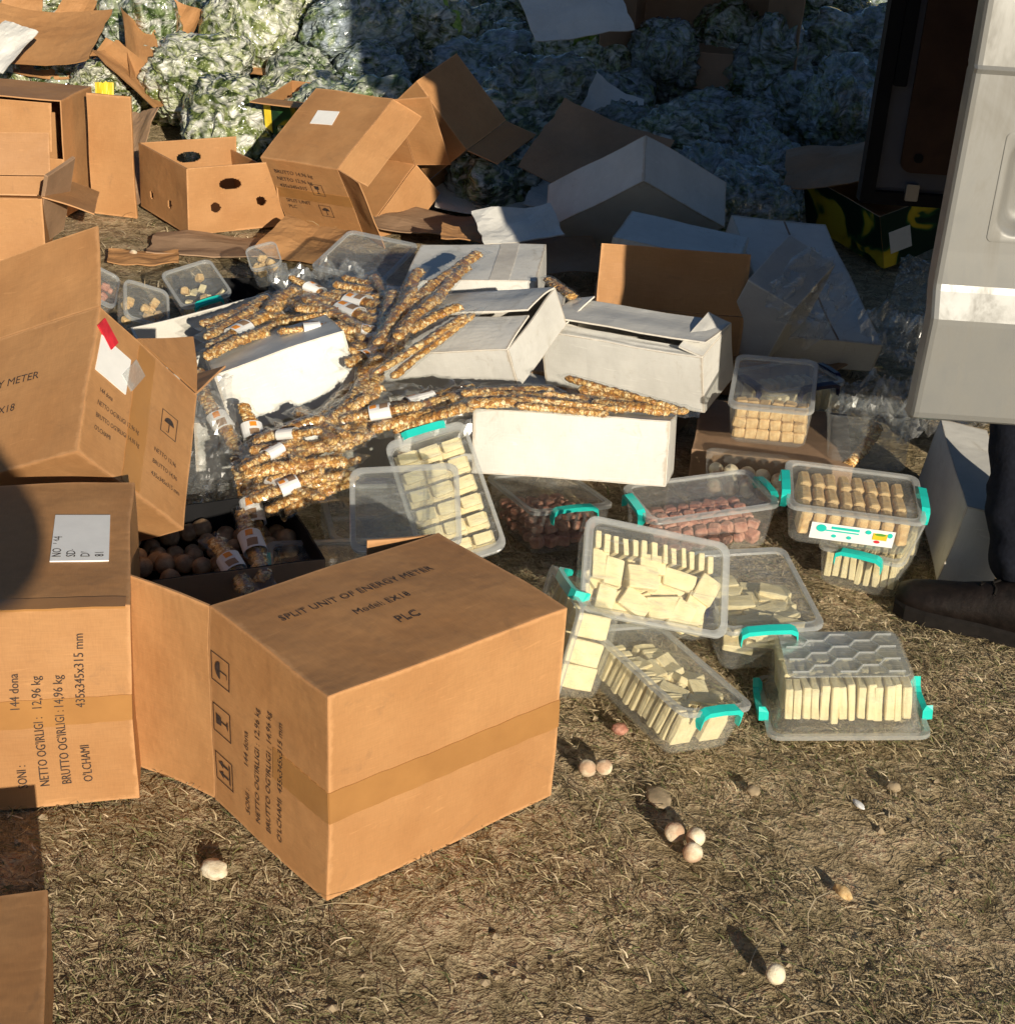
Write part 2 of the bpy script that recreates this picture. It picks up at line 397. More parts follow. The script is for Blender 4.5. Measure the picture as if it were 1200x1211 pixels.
def text_mesh(txt, size, mat, align='LEFT', line=1.25):
    key = (txt, size, mat.name, align, line)
    if key not in _tc:
        cu = bpy.data.curves.new('t', 'FONT'); cu.body = txt; cu.size = size; cu.align_x = align; cu.space_line = line; cu.resolution_u = 2
        ob = bpy.data.objects.new('t', cu); col.objects.link(ob)
        me = bpy.data.meshes.new_from_object(ob); bpy.data.objects.remove(ob); bpy.data.curves.remove(cu)
        me.materials.clear(); me.materials.append(mat); _tc[key] = me
    return _tc[key]
def on_face(e, f, cu, cv, ang, off=.0045):
    D = e['_d']; o, u, v, n, su, sv = face(D, f); a = R(ang)
    uu = u*math.cos(a)+v*math.sin(a); vv = -u*math.sin(a)+v*math.cos(a)
    return frame(o+u*cu*su+v*cv*sv+n*off, uu, vv, n)
def text(e, f, cu, cv, ang, txt, size, align='LEFT', off=.0020, mat=None, xs=1.0, line=1.25):
    me = text_mesh(txt, size, mat or M['ink'], align, line).copy(); Mx = on_face(e, f, cu, cv, ang, off) @ Matrix.Diagonal((xs, 1, 1, 1))
    for v in me.vertices: v.co = field(Mx @ v.co, e['_s'])
    return inst('printed_text', me, e)
def quad(name, e, f, cu, cv, ang, w, h, mat, off=.0020, parent=None):
    Mx = on_face(e, f, cu, cv, ang, off); z = .0035
    V = [field(Mx @ Vector(p), e['_s']) for p in ((-w/2, -h/2, 0), (w/2, -h/2, 0), (w/2, h/2, 0), (-w/2, h/2, 0), (-w/2, -h/2, -z), (w/2, -h/2, -z), (w/2, h/2, -z), (-w/2, h/2, -z))]
    return mesh(name, V, [(0, 1, 2, 3), (4, 7, 6, 5), (0, 4, 5, 1), (1, 5, 6, 2), (2, 6, 7, 3), (3, 7, 4, 0)], mat, parent or e)
def picto(e, f, cu, cv, ang, s, kind, off=.0020):
    """printed handling mark: a square outline with an umbrella, a glass or two arrows"""
    V, Fc = [], []
    def poly(pts):
        b = len(V); V.extend([(x*s, y*s, 0) for x, y in pts]); Fc.append(tuple(range(b, b+len(pts))))
    w = .035
    poly([(-.5, -.5), (.5, -.5), (.5, -.5+w), (-.5, -.5+w)]); poly([(-.5, .5-w), (.5, .5-w), (.5, .5), (-.5, .5)])
    poly([(-.5, -.5+w), (-.5+w, -.5+w), (-.5+w, .5-w), (-.5, .5-w)]); poly([(.5-w, -.5+w), (.5, -.5+w), (.5, .5-w), (.5-w, .5-w)])
    if kind == 'umbrella':
        poly([(.30*math.cos(a), .02+.27*math.sin(a)) for a in np.linspace(0, math.pi, 10)])
        poly([(-.02, -.33), (.03, -.33), (.03, .015), (-.02, .015)]); poly([(-.14, -.36), (.03, -.36), (.03, -.335), (-.14, -.335)])
    elif kind == 'glass':
        poly([(-.19, .34), (-.15, .05), (.15, .05), (.19, .34)]); poly([(-.03, -.25), (.03, -.25), (.03, .045), (-.03, .045)]); poly([(-.18, -.34), (.18, -.34), (.05, -.255), (-.05, -.255)])
    else:
        for x in (-.18, .18):
            poly([(x-.13, .08), (x+.13, .08), (x, .34)]); poly([(x-.045, -.22), (x+.045, -.22), (x+.045, .075), (x-.045, .075)])
        poly([(-.36, -.34), (.36, -.34), (.36, -.28), (-.36, -.28)])
    Mx = on_face(e, f, cu, cv, ang, off)
    return mesh('printed_symbol', [field(Mx @ Vector(v), e['_s']) for v in V], Fc, M['ink'], e)

# ---- the three energy meter cartons and the rest of the brown ones
yaw1 = R(42.6); D1 = (.4285, .3075, .345)
c1 = Vector((math.cos(yaw1)*D1[0]/2 - math.sin(yaw1)*D1[1]/2, math.sin(yaw1)*D1[0]/2 + math.cos(yaw1)*D1[1]/2, .345/2 - .003))
b1 = carton('meter_carton', 'large brown carton in the foreground lying on its side on the grass, printed ENERGY METER', 'carton',
            c1, (0, 0, 42.6), D1, open_face='+y', flaps={'-x': (-15, .155, .010), '+x': (70, .12), '-z': (8, .15)}, seg=10, warp=.005)
tape(b1, '-y', (0, .47), (1, .47), .052); tape(b1, '-x', (.55, .47), (1, .47), .052)
text(b1, '+z', .46, .66, 0, 'SPLIT UNIT OF ENERGY METER', .0205, 'CENTER')
text(b1, '+z', .475, .505, 0, 'Model: EX18', .019, 'CENTER'); text(b1, '+z', .49, .33, 0, 'PLC', .024, 'CENTER')
for cv, k in ((.72, 'umbrella'), (.46, 'glass'), (.21, 'arrows')): picto(b1, '-x', .115, cv, 90, .05, k)
text(b1, '-x', .35, .10, 90, "SONI :        144 dona\nNETTO OG'IRLIGI : 12,96 kg\nBRUTTO OG'IRLIGI : 14,96 kg\nO'LCHAMI  435x345x315 mm", .0165, line=1.75)

b2 = carton('meter_carton', 'brown carton at left edge, standing on grass below the tilted carton, weights printed sideways', 'carton',
            (-.627+.1537-.0473, .138+.0346+.2097, .345/2-.003), (0, 0, 12.7), (.315, .43, .345), seg=8)
tape(b2, '-y', (0, .50), (1, .50), .048); tape(b2, '+z', (.02, .02), (.98, .02), .03, name='edge_tape')
for k_, (a_, b_) in enumerate((("SONI", "144 dona"), ("NETTO OG'IRLIGI", "12,96 kg"), ("BRUTTO OG'IRLIGI", "14,96 kg"), ("O'LCHAMI", "435x345x315 mm"))):
    text(b2, '-y', .495+k_*.098, .115, 90, a_ + (' :' if k_ < 3 else ''), .0195, xs=.78); text(b2, '-y', .495+k_*.098, .52, 90, b_, .0195, xs=.86)
lb = quad('paper_label', b2, '+z', .755, .52, 90, .16, .088, M['paper'])
for k_, tx in enumerate(('NO  144', 'SD-1 L2', 'DN-18', '81 45')): text(b2, '+z', .665+k_*.068, .36, 90, tx, .020, off=.0034, mat=M['ink'])
text(b2, '+z', .36, .5, 90, 'PLC', .028, 'CENTER'); text(b2, '+z', .24, .5, 90, 'Model: EX18', .020, 'CENTER')

b3 = carton('meter_carton', 'open brown carton tipped back at left edge, flaps up, red sticker on its side', 'carton',
            (-.644, .888, .280), (-51.6, -23.7, -12.3), (.423, .308, .305), open_face='+z', seg=8,
            flaps={'-y': (-6, .165, .012), '+y': (-35, .15), '-x': (-30, .15)})
text(b3, '-y', .73, .59, 0, 'SPLIT UNIT OF ENERGY METER', .0235, 'RIGHT'); text(b3, '-y', .36, .40, 0, 'Model: EX18', .022, 'LEFT')
tape(b3, '+x', (.46, .02), (.46, .98), .05)
quad('paper_label', b3, '+x', .18, .70, 0, .085, .075, M['paper']); quad('red_sticker', b3, '+x', .09, .86, -30, .05, .03, M['red'], off=.0034)
text(b3, '+x', .10, .46, 0, "144 dona\nNETTO OG'IRLIGI 12,96 kg\nBRUTTO OG'IRLIGI 14,96 kg\nO'LCHAMI", .0135, line=1.9, off=.0024, xs=.72)
o_, u_, v_, n_, su_, sv_ = face(b3['_d'], '+x')
V = []; Fc = []
for k_ in (0, 1):
    for (a_, h_, in_) in ((.36, .0, 0), (.62, .0, 0), (.985, .0, 0), (.985, .068, .006), (.975, .138, .020), (.66, .066, .010)): V.append(o_+u_*a_*su_+v_*(sv_+.002+h_)-n_*(in_+.004*k_))
Fc = [(0, 1, 5), (1, 2, 3, 5), (3, 4, 5), (11, 7, 6), (11, 9, 8, 7), (11, 10, 9)]+[((i_+1) % 6, i_, 6+i_, 6+(i_+1) % 6) for i_ in range(6)]
mesh('flap', V, Fc, [M['card']], b3)
picto(b3, '+x', .74, .60, 0, .05, 'umbrella'); text(b3, '+x', .62, .35, 0, 'NETTO 12,96\nBRUTTO 14,96\n435x345x315 mm', .0125, line=2.0)
quad('shipping_label', b3, '-y', .28, .18, 0, .09, .12, M['paper'])
lo = quad('worn_tape_scrap', b3, '+x', .36, .74, 60, .06, .035, M['clear_rim'], off=.0036)

p4 = atz(53, 1051, .17); q4_ = atz(50, 1211, .17); v4 = (p4-q4_).normalized(); u4 = Vector((v4.y, -v4.x, 0))
c4_ = p4-v4*.20-u4*.15; b4 = carton('small_carton', 'brown carton cut off by the lower left corner of the picture', 'carton',
            (c4_.x, c4_.y, .083), (0, 0, math.degrees(math.atan2(v4.y, v4.x))-90), (.30, .40, .17), open_face=None)
tape(b4, '+z', (.70, .0), (.74, 1.0), .045)

b7 = carton('meter_carton', 'brown carton behind the tray, paper label on top, open end spread to the right', 'carton',
            (-.463, 3.706, .222), (30.1, -2.3, -28.5), (.331, .384, .294), open_face='+x', flaps={'-y': (-22, .13), '+z': (35, .12), '+y': (-12, .14), '-z': (-60, .14)})
quad('paper_label', b7, '+z', .40, .62, 8, .085, .07, M['paper']); tape(b7, '-y', (0, .5), (1, .5), .045)
text(b7, '-y', .12, .80, 0, 'BRUTTO 14,96 kg\nNETTO 12,96 kg\n435x345x315', .022, line=1.4); picto(b7, '-y', .62, .62, 0, .05, 'glass'); picto(b7, '-y', .62, .30, 0, .05, 'umbrella')
text(b7, '-y', .12, .36, 0, 'SPLIT UNIT\nPLC', .022)
b8 = carton('brown_carton', 'dark open brown carton lying on the bags in the van shadow, mouth to the right', 'carton',
            (-.12, 4.02, .34), (24.2, 48.2, -12.0), (.30, .267, .246), open_face='+x', flaps={'+z': (-35, .13), '+y': (-30, .13), '-z': (-60, .12)})

# fruit tray carton with hand holes
T = empty('tray_carton', TRS((-.905, 3.655, .122), (0, 0, 35.5))); tag(T, 'open brown tray carton with oval hand holes standing on bare soil at the back', 'carton')
TX, TY, TZ = .375, .425, .229
def ohole(cx, cy, rx, ry, more=()):
    def f(a, b):
        if ((a-cx)/rx)**2+((b-cy)/ry)**2 < 1: return True
        return any(((a-x)/r1)**2+((b-y)/r2)**2 < 1 for x, y, r1, r2 in more)
    return f
mt = (M['card'], M['card_in']); h = Vector((TX, TY, TZ))/2
panel('side_panel', (-h.x, -h.y, -h.z), (TX, 0, 0), (0, 0, TZ), .005, mt, T, .004, 72, 91, hole=ohole(.50, .72, .13, .085, ((.30, .38, .055, .075), (.80, .42, .055, .075))), cut=.22)
panel('side_panel', (-h.x, h.y, -h.z), (0, -TY, 0), (0, 0, TZ), .005, mt, T, .004, 60, 92, hole=ohole(.25, .28, .04, .07, ((.62, .30, .04, .07),)))
panel('side_panel', (h.x, h.y, -h.z), (-TX, 0, 0), (0, 0, TZ), .005, mt, T, .004, 72, 93, hole=ohole(.5, .72, .13, .085))
panel('side_panel', (h.x, -h.y+.05, -h.z), (0, TY-.05, 0), (-.02, 0, TZ*.8), .005, mt, T, .004, 8, 94)
panel('bottom_panel', (-h.x, -h.y, -h.z+.006), (TX, 0, 0), (0, TY, 0), .005, mt, T, .003, 6, 95)

# opened cartons at the left edge
bl = carton('brown_carton', 'sunlit brown carton at upper left with a dark slot under its hanging flap', 'carton',
            (-1.60, 3.66, .21), (0, 0, -4), (.46, .30, .40), missing=('-y',), seg=6)
panel('flap', (-.225, -.156, .19), (.425, 0, 0), (0, -.02, -.16), .004, (M['card_in'], M['card']), bl, .004, 7, 55)
panel('side_panel', (-.228, -.149, -.199), (.455, 0, 0), (0, .0, .20), .004, mt, bl, .003, 7, 56)
fp = carton('carton_panel', 'tall brown cardboard panel standing upright beside the sunlit slotted carton', 'cardboard', (-1.245, 3.60, .21), (0, 0, -9), (.165, .010, .42), th=.003, warp=.002, seg=4)
bl2 = carton('brown_carton', 'open brown carton at left edge with a grey flap hanging over its corner', 'carton',
             (-1.50, 3.10, .10), (0, 0, 12), (.34, .30, .20), open_face='+z', flaps={'+x': (-105, .16, .01), '-y': (-70, .14), '+y': (-20, .14)})
gp = carton('carton_panel', 'weathered grey-brown flap propped on edge at the far left edge', 'cardboard', (-1.30, 3.10, .16), (10, 18, -12), (.012, .17, .28), mats=(M['card_grey'], M['card_grey']), th=.003, warp=.002, seg=4)

# ---- white cartons in the pile
wm = (M['white'], M['white_in'])
wc = carton('white_carton', 'white carton below the row of nut bars with its long side facing the camera', 'carton', (.350, 1.278, .203), (-15, -3.9, -9.5), (.404, .205, .135), wm)
wr = carton('white_carton', 'white carton right of centre with its loose lid flap lifted at the corner', 'carton', (.497, 1.734, .249), (12.9, -3.9, -28.0), (.416, .173, .144), wm,
            open_face='+z', flaps={'+y': (84, .15, .010), '-y': (96, .035), '+x': (75, .06), '-x': (80, .06)})
wmid = carton('white_carton', 'white carton in the middle with a creased lid, nut bars sliding off its left side', 'carton', (.088, 1.678, .276), (13.9, -13.9, -24.6), (.386, .292, .098), wm,
              open_face='+z', flaps={'+y': (76, .155, -.012), '-y': (80, .135, -.010)})
w1 = carton('white_carton', 'bright white carton at left half buried under nut bars', 'carton', (-.301, 1.464, .242), (-9, -16.6, 20), (.290, .22, .145), wm)
wb = carton('white_carton', 'white carton lid behind the middle carton, with two loose nut bars on it', 'carton', (.094, 2.247, .254), (6.7, -4.8, -6.0), (.343, .255, .100), wm)
tape(wb, '+z', (.72, 0), (.72, 1), .05, mat=M['white_in'])
wtp = carton('white_carton', 'big white carton tipped on its corner, half in the van shadow', 'carton', (.567, 3.273, .235), (58.3, -31.2, -42.8), (.464, .167, .373), wm, seg=8)
text(wtp, '+x', .25, .7, 90, 'FRAGILE', .03) if False else None
wbig = carton('white_carton', 'long white carton in shade leaning behind the clear boxes, seam down its middle', 'carton', (1.027, 2.656, .165), (18.4, 4.9, 11.3), (.309, .613, .095), wm)
tape(wbig, '+z', (.56, .01), (.56, .99), .006, mat=M['card_grey'], name='seam', off=.0010)
wv = carton('white_carton', 'white carton standing on the grass behind the shoe, bright sunlit edge', 'carton', (1.205, 1.332, .098), (2.1, 8, -5.9), (.11, .449, .182), wm)
tray = carton('white_tray', 'shallow open white carton holding nut bars at the left of the pile', 'carton', (-.496, 1.711, .210), (-.5, -10.5, 25.2), (.344, .25, .099), wm, open_face='+z', flaps={})
bp = carton('brown_carton', 'brown carton with one upright panel behind the white carton, shadow edge across it', 'carton', (.612, 2.30, .168), (2, 0, -2), (.395, .22, .11), (M['card'], M['card_in']),
            open_face='+z', flaps={'-y': (10, .165, .004), '+y': (-60, .12)})
wl = carton('white_carton', 'white lid edge showing behind the upright brown panel', 'carton', (.66, 2.62, .25), (4, 6, -14), (.36, .26, .12), wm)
pw = carton('film_wrapped_carton', 'pale carton wrapped in shiny clear film beside the upright brown panel', 'carton', (.905, 2.30, .235), (12, 22, -24), (.15, .30, .21), (M['white_in'], M['white_in']))
# cartons that carry the upper layer
cgm = (M['card_grey'], M['card_grey'])
s1 = carton('white_carton', 'white carton under the left end of the bar heap, almost covered', 'carton', (-.30, 1.62, .075), (0, 0, 10), (.44, .40, .14), wm)
s2 = carton('white_carton', 'white carton directly underneath the middle creased carton', 'carton', (.10, 1.76, .075), (0, 0, -12), (.40, .32, .14), wm)
s3 = carton('white_carton', 'grey-brown carton underneath the lifted-lid white carton', 'carton', (.46, 1.90, .08), (0, 0, -22), (.34, .26, .15), cgm)
s4 = carton('white_carton', 'white carton directly underneath the lid with two loose nut bars', 'carton', (.12, 2.30, .095), (0, 0, -4), (.42, .32, .18), wm)
s5 = carton('brown_carton', 'brown carton directly underneath the upright brown panel carton', 'carton', (.66, 2.42, .055), (0, 0, -3), (.48, .50, .10))

# ------------------------------------------------------------------ clear food boxes
def rr(w, d, r, z, n=4):
    P = []
    for cx, cy, a0 in ((w/2-r, d/2-r, 0), (-w/2+r, d/2-r, 90), (-w/2+r, -d/2+r, 180), (w/2-r, -d/2+r, 270)):
        for i in range(n+1):
            a = R(a0+90*i/n); P.append(Vector((cx+r*math.cos(a), cy+r*math.sin(a), z)))
    return P
def loft(loops, cap0=True, cap1=True):
    V, Fc = [], []; n = len(loops[0])
    for L in loops: V += L
    for k in range(len(loops)-1):
        for i in range(n):
            j = (i+1) % n; Fc.append((k*n+i, k*n+j, (k+1)*n+j, (k+1)*n+i))
    if cap0: Fc.append(tuple(range(n))[::-1])
    if cap1: Fc.append(tuple((len(loops)-1)*n+i for i in range(n)))
    return V, Fc
_cm = {}
def box_parts(D):
    key = tuple(round(x, 4) for x in D)
    if key in _cm: return _cm[key]
    w, d, hh = D; r = .022; tp = .88; th = .0018; zt = hh/2-.014; zb = -hh/2
    out = {}
    L = [rr(w*tp-.014, d*tp-.014, r*.7, zb), rr(w*tp, d*tp, r*.8, zb+.008), rr(w*.965, d*.955, r, zt), rr(w*.985, d*.98, r, zt+.002), rr(w*.985, d*.98, r, zt+.006),
         rr(w*.965-2*th, d*.955-2*th, r, zt+.006), rr(w*tp-2*th, d*tp-2*th, r*.8, zb+.009), rr(w*tp-.016, d*tp-.016, r*.7, zb+th)]
    V, Fc = loft(L); me = bpy.data.meshes.new('body'); me.from_pydata([tuple(v) for v in V], [], Fc); me.materials.append(M['clear']); out['body'] = me
    z = hh/2
    L = [rr(w*.93, d*.91, r*.8, z-.009), rr(w, d, r, z-.009), rr(w, d, r, z-.001), rr(w-.004, d-.004, r, z), rr(w*.90, d*.87, r*.8, z), rr(w*.895, d*.865, r*.8, z-.005)]
    V, Fc = loft(L, cap0=False, cap1=False); me = bpy.data.meshes.new('lid_rim'); me.from_pydata([tuple(v) for v in V], [], Fc); me.materials.append(M['clear_rim']); out['rim'] = me
    L = [rr(w*.893, d*.863, r*.8, z-.0068), rr(w*.893, d*.863, r*.8, z-.0052)]
    V, Fc = loft(L); me = bpy.data.meshes.new('lid'); me.from_pydata([tuple(v) for v in V], [], Fc); me.materials.append(M['clear_lid']); out['lid'] = me
    _cm[key] = out; return out
def clip_mesh(d, mat):
    """curved snap handle for the short end of a box, lying along y on the +x side"""
    key = ('clip', round(d, 3), mat.name)
    if key in _cm: return _cm[key]
    w = d*.27; V, Fc = [], []
    path = [(-w, -.020), (-w*.97, -.002), (-w*.75, .004), (0, .0055), (w*.75, .004), (w*.97, -.002), (w, -.020)]
    for (y, z) in path:
        t_ = .0055
        V += [(0, y*1.0, z-t_), (.011, y*.98, z-t_), (.011, y*1.02, z+t_*.6), (-.006, y*1.02, z+t_*.9)]
    for k in range(len(path)-1):
        for i in range(4):
            j = (i+1) % 4; Fc.append((4*k+i, 4*k+j, 4*k+4+j, 4*k+4+i))
    Fc += [(3, 2, 1, 0), tuple(4*(len(path)-1)+i for i in range(4))]
    me = bpy.data.meshes.new('clip'); me.from_pydata(V, [], Fc); me.materials.append(mat); _cm[key] = me
    return me
def fbox(label, pos, rot, D, clip='teal', lid=True, clips=(1, -1), end='x', M4=None, name='food_box'):
    e = empty(name, M4 or TRS(pos, rot)); tag(e, label, 'food box'); e['_d'] = list(D)
    P = box_parts(D)
    inst('body', P['body'], e)
    if lid:
        l_ = inst('lid', P['lid'], e); inst('lid_rim', P['rim'], l_)
    if clip:
        for s in clips:
            if end == 'x': Mx = Matrix.Translation((s*(D[0]/2-.001), 0, D[2]/2-.004)) @ Matrix.Rotation(0 if s > 0 else math.pi, 4, 'Z')
            else: Mx = Matrix.Translation((0, s*(D[1]/2-.001), D[2]/2-.004)) @ Matrix.Rotation(math.pi/2*s, 4, 'Z')
            inst('clip', clip_mesh(D[1] if end == 'x' else D[0], M[clip]), e, Mx)
    return e
def bev_box(name, D, mat, b=.0018):
    bm = bmesh.new(); bmesh.ops.create_cube(bm, size=1); bmesh.ops.scale(bm, vec=D, verts=bm.verts)
    bmesh.ops.bevel(bm, geom=bm.edges[:], offset=b, segments=1, affect='EDGES')
    bmesh.ops.subdivide_edges(bm, edges=bm.edges[:], cuts=1)
    sd = random.random()*50
    for v in bm.verts: v.co += Vector((noise.noise(v.co*60+Vector((sd, 0, 0))), noise.noise(v.co*60+Vector((0, sd, 0))), noise.noise(v.co*60+Vector((0, 0, sd)))))*.0022
    me = bpy.data.meshes.new(name); bm.to_mesh(me); bm.free(); me.materials.append(mat); return me
WAF = [bev_box('wafer', (rnd(.042, .050), rnd(.012, .016), rnd(.062, .076)), M['cream']) for _ in range(6)]
SLAB = [bev_box('slab', (rnd(.055, .08), rnd(.036, .048), rnd(.013, .018)), M['cream']) for _ in range(6)]
CUBE = [bev_box('cake', (rnd(.024, .031), rnd(.023, .028), rnd(.022, .028)), M['tan'], .004) for _ in range(5)]
REDC = [bev_box('sweet', (rnd(.02, .03), rnd(.02, .028), rnd(.018, .026)), M['redsweet'], .004) for _ in range(5)]
def put(e, me, name, label, cat, grp, loc, rot=(0, 0, 0), s=1.0):
    o = inst(name, me, None, e.matrix_world @ TRS(loc, rot, (s, s, s))); return tag(o, label, cat, grp)
def fill_rows(e, label, grp, nx_, ny_, zc, tiltx=0, jit=.002, mesh_set=None, name='wafer_bar', cat='wafer', rotz=90, keep=1.0, sx=.86, sy=.82, s=1.0):
    D = e['_d']
    for j in range(ny_):
        for i in range(nx_):
            if random.random() > keep: continue
            x = (-.5+(i+.5)/nx_)*D[0]*sx; y = (-.5+(j+.5)/ny_)*D[1]*sy
            put(e, random.choice(mesh_set or WAF), name, label, cat, grp, (x+rnd(-jit, jit), y+rnd(-jit, jit), zc+rnd(-jit, jit)), (tiltx+rnd(-3, 3), rnd(-4, 4), rotz+rnd(-4, 4)), s)

bd = fbox('clear box standing upside down on the grass, hexagon ribs on its base', (.818, .596, .0655), (-3.3, -5.9, -1.4), (.250, .210, .110), lid=False, clip=None)
bd.matrix_world = bd.matrix_world @ Matrix.Rotation(math.pi, 4, 'Y')
P = box_parts((.275, .225, .110)); l_ = inst('lid', P['lid'], bd); inst('lid_rim', P['rim'], l_)
for s in (1, -1): inst('clip', clip_mesh(.2, M['teal']), bd, Matrix.Translation((s*.137, 0, .046)) @ Matrix.Rotation(0 if s > 0 else math.pi, 4, 'Z'))
# hexagon ribs moulded on the base
V, Fc = [], []
def rib(a, b, w=.0016, z=-.0555):
    a, b = Vector((*a, 0)), Vector((*b, 0)); d = (b-a); n_ = Vector((-d.y, d.x, 0)).normalized()*w; k = len(V)
    for p in (a, b):
        V.extend([(p+n_).to_tuple()[:2]+(z+.003,), (p+n_*.6).to_tuple()[:2]+(z-.0012,), (p-n_*.6).to_tuple()[:2]+(z-.0012,), (p-n_).to_tuple()[:2]+(z+.003,)])
    Fc.extend([(k, k+1, k+5, k+4), (k+1, k+2, k+6, k+5), (k+2, k+3, k+7, k+6), (k, k+3, k+2, k+1), (k+4, k+5, k+6, k+7)])
hs = .027; hw, hd2 = .100, .078
for q in range(-4, 5):
    for r_ in range(-4, 5):
        cx = q*1.5*hs; cy = (r_+(q % 2)/2)*math.sqrt(3)*hs
        for k in range(3):
            a = (cx+hs*math.cos(R(60*k)), cy+hs*math.sin(R(60*k))); b = (cx+hs*math.cos(R(60*k+60)), cy+hs*math.sin(R(60*k+60)))
            if max(abs(a[0]), abs(b[0])) < hw and max(abs(a[1]), abs(b[1])) < hd2: rib(a, b)
mesh('hexagon_ribs', V, Fc, M['clear_rim'], bd)
L = [rr(.205, .170, .014, -.0535), rr(.205, .170, .014, -.0515)]; V, Fc = loft(L); mesh('frosted_base', V, Fc, M['frost'], bd)
fill_rows(bd, 'cream wafer bar stacked inside the upside down clear box on the grass', 'wafers in the upside down box', 14, 3, .006, jit=.0018, s=.95, sy=.76)

bc = fbox('clear box with teal clip tipped toward the camera, wafers slipped apart', (.499, .525, .068), (-11, 4.5, -56.5), (.277, .160, .095), clips=(1,))
fill_rows(bc, 'cream wafer bar lined up inside the tipped clear box with the teal clip', 'wafers in the tipped box', 13, 2, -.008, tiltx=8, rotz=88, s=.92, sx=.82, sy=.8)
for k in range(18): put(bc, random.choice(SLAB), 'wafer_bar', 'cream wafer bar lined up inside the tipped clear box with the teal clip', 'wafer', 'wafers in the tipped box', (rnd(-.05, .08), rnd(-.03, .05), rnd(.012, .024)), (rnd(-20, 20), rnd(-25, 25), rnd(0, 180)), .72)

ba = fbox('clear box leaning toward the camera showing white spiky wafer pieces, above the tipped box', (.473, .703, .176), (45.8, 13.9, 12.0), (.280, .180, .085), clip=None)
ga, la = 'wafers in the leaning box', 'white wafer piece in the clear box leaning toward the camera'
fill_rows(ba, la, ga, 13, 1, .002, rotz=92, s=.72, sy=0, jit=.002)
for o in list(col.objects)[-13:]: o.matrix_world = Matrix.Translation(ba.matrix_world.to_3x3() @ Vector((0, .052, .0))) @ o.matrix_world
for k in range(16): put(ba, random.choice(SLAB), 'wafer_bar', la, 'wafer', ga, (rnd(-.095, .095), rnd(-.05, .02), rnd(-.012, .004)), (rnd(-8, 8), rnd(-8, 8), rnd(0, 90)), .95)
for (x, y, a, s) in ((-.02, .0, 4, 1.0), (.055, .012, -8, .9), (-.075, .002, 85, .8), (-.03, -.048, -30, .9), (.03, -.045, 12, 1.0), (.085, -.04, 70, .95), (.105, .0, 62, .9), (-.085, -.05, 80, .8), (-.1, .01, 90, .8), (.0, .03, 2, .8), (.06, -.055, 64, .9)):
    put(ba, random.choice(SLAB), 'wafer_bar', la, 'wafer', ga, (x, y, rnd(.012, .022)), (rnd(-6, 6), rnd(-6, 6), a), s)

bb = fbox('clear box with navy clip and flat wafers, right of the leaning box', (.682, .796, .087), (4.8, -3.3, 8.6), (.190, .273, .100), clip=None)
inst('clip', clip_mesh(.25, M['navy']), bb, Matrix.Translation((-.096, 0, .046)) @ Matrix.Rotation(math.pi, 4, 'Z'))
inst('clip', clip_mesh(.19, M['teal']), bb, Matrix.Translation((-.01, -.136, .046)) @ Matrix.Rotation(-math.pi/2, 4, 'Z'))
for k in range(44): put(bb, random.choice(SLAB), 'wafer_bar', 'flat pale wafer lying in the clear box with the navy clip', 'wafer', 'wafers in the navy clip box', (rnd(-.05, .055), rnd(-.09, .09), rnd(-.02, .018)), (rnd(-9, 9), rnd(-9, 9), rnd(-25, 25)), .9)

bf = fbox('clear box of cakes with a printed front label and teal clips, stacked on another box', (.910, 1.119, .160), (7.4, 1.7, -5.2), (.274, .187, .092))
fill_rows(bf, 'cream cake stick in the labelled clear box', 'sticks in the labelled box', 8, 3, .002, rotz=4, s=.9, mesh_set=[bev_box('stick', (.024, .058, .060), M['tan'], .005)], name='cake_stick', cat='cake', sx=.8, sy=.9)
lw_, lh_ = .165, .040
def on_front(e, cx, cz, w, hh_, mat, off, parent, name, circ=False):
    D = e['_d']; y0 = -D[1]*.955/2; sl_ = (D[1]*(.955-.88)/2)/(D[2]-.022); n = 20 if circ else 4
    P2 = [(cx+w/2*math.cos(2*math.pi*i/n), cz+hh_/2*math.sin(2*math.pi*i/n)) for i in range(n)] if circ else [(cx-w/2, cz-hh_/2), (cx+w/2, cz-hh_/2), (cx+w/2, cz+hh_/2), (cx-w/2, cz+hh_/2)]
    V = [(x, y0+(D[2]/2-.014-z)*sl_-off, z) for x, z in P2]; V += [(x, y+.0008, z) for x, y, z in V]
    Fc = [tuple(range(n)), tuple(range(2*n-1, n-1, -1))]+[((i+1) % n, i, n+i, n+(i+1) % n) for i in range(n)]
    return mesh(name, V, Fc, mat, parent)
pl = on_front(bf, .0, -.006, lw_, lh_, M['paper'], .0018, bf, 'paper_label')
on_front(bf, -.062, .002, .020, .018, M['teal'], .0030, pl, 'printed_mark', True)
on_front(bf, -.015, .006, .055, .006, M['teal'], .0030, pl, 'printed_mark'); on_front(bf, -.020, -.002, .065, .003, M['teal'], .0030, pl, 'printed_mark')
on_front(bf, .030, .006, .012, .010, M['teal'], .0030, pl, 'printed_mark', True); on_front(bf, .054, -.002, .028, .016, M['yellow'], .0030, pl, 'printed_mark')
on_front(bf, .054, .004, .022, .006, M['lime'], .0040, pl, 'printed_mark', True); on_front(bf, .050, -.015, .012, .007, M['red'], .0030, pl, 'printed_mark', True)
on_front(bf, .073, .004, .010, .012, M['teal'], .0030, pl, 'printed_mark', True); on_front(bf, -.035, -.014, .010, .008, M['teal'], .0030, pl, 'printed_mark', True); on_front(bf, -.005, -.014, .010, .008, M['teal'], .0030, pl, 'printed_mark', True)

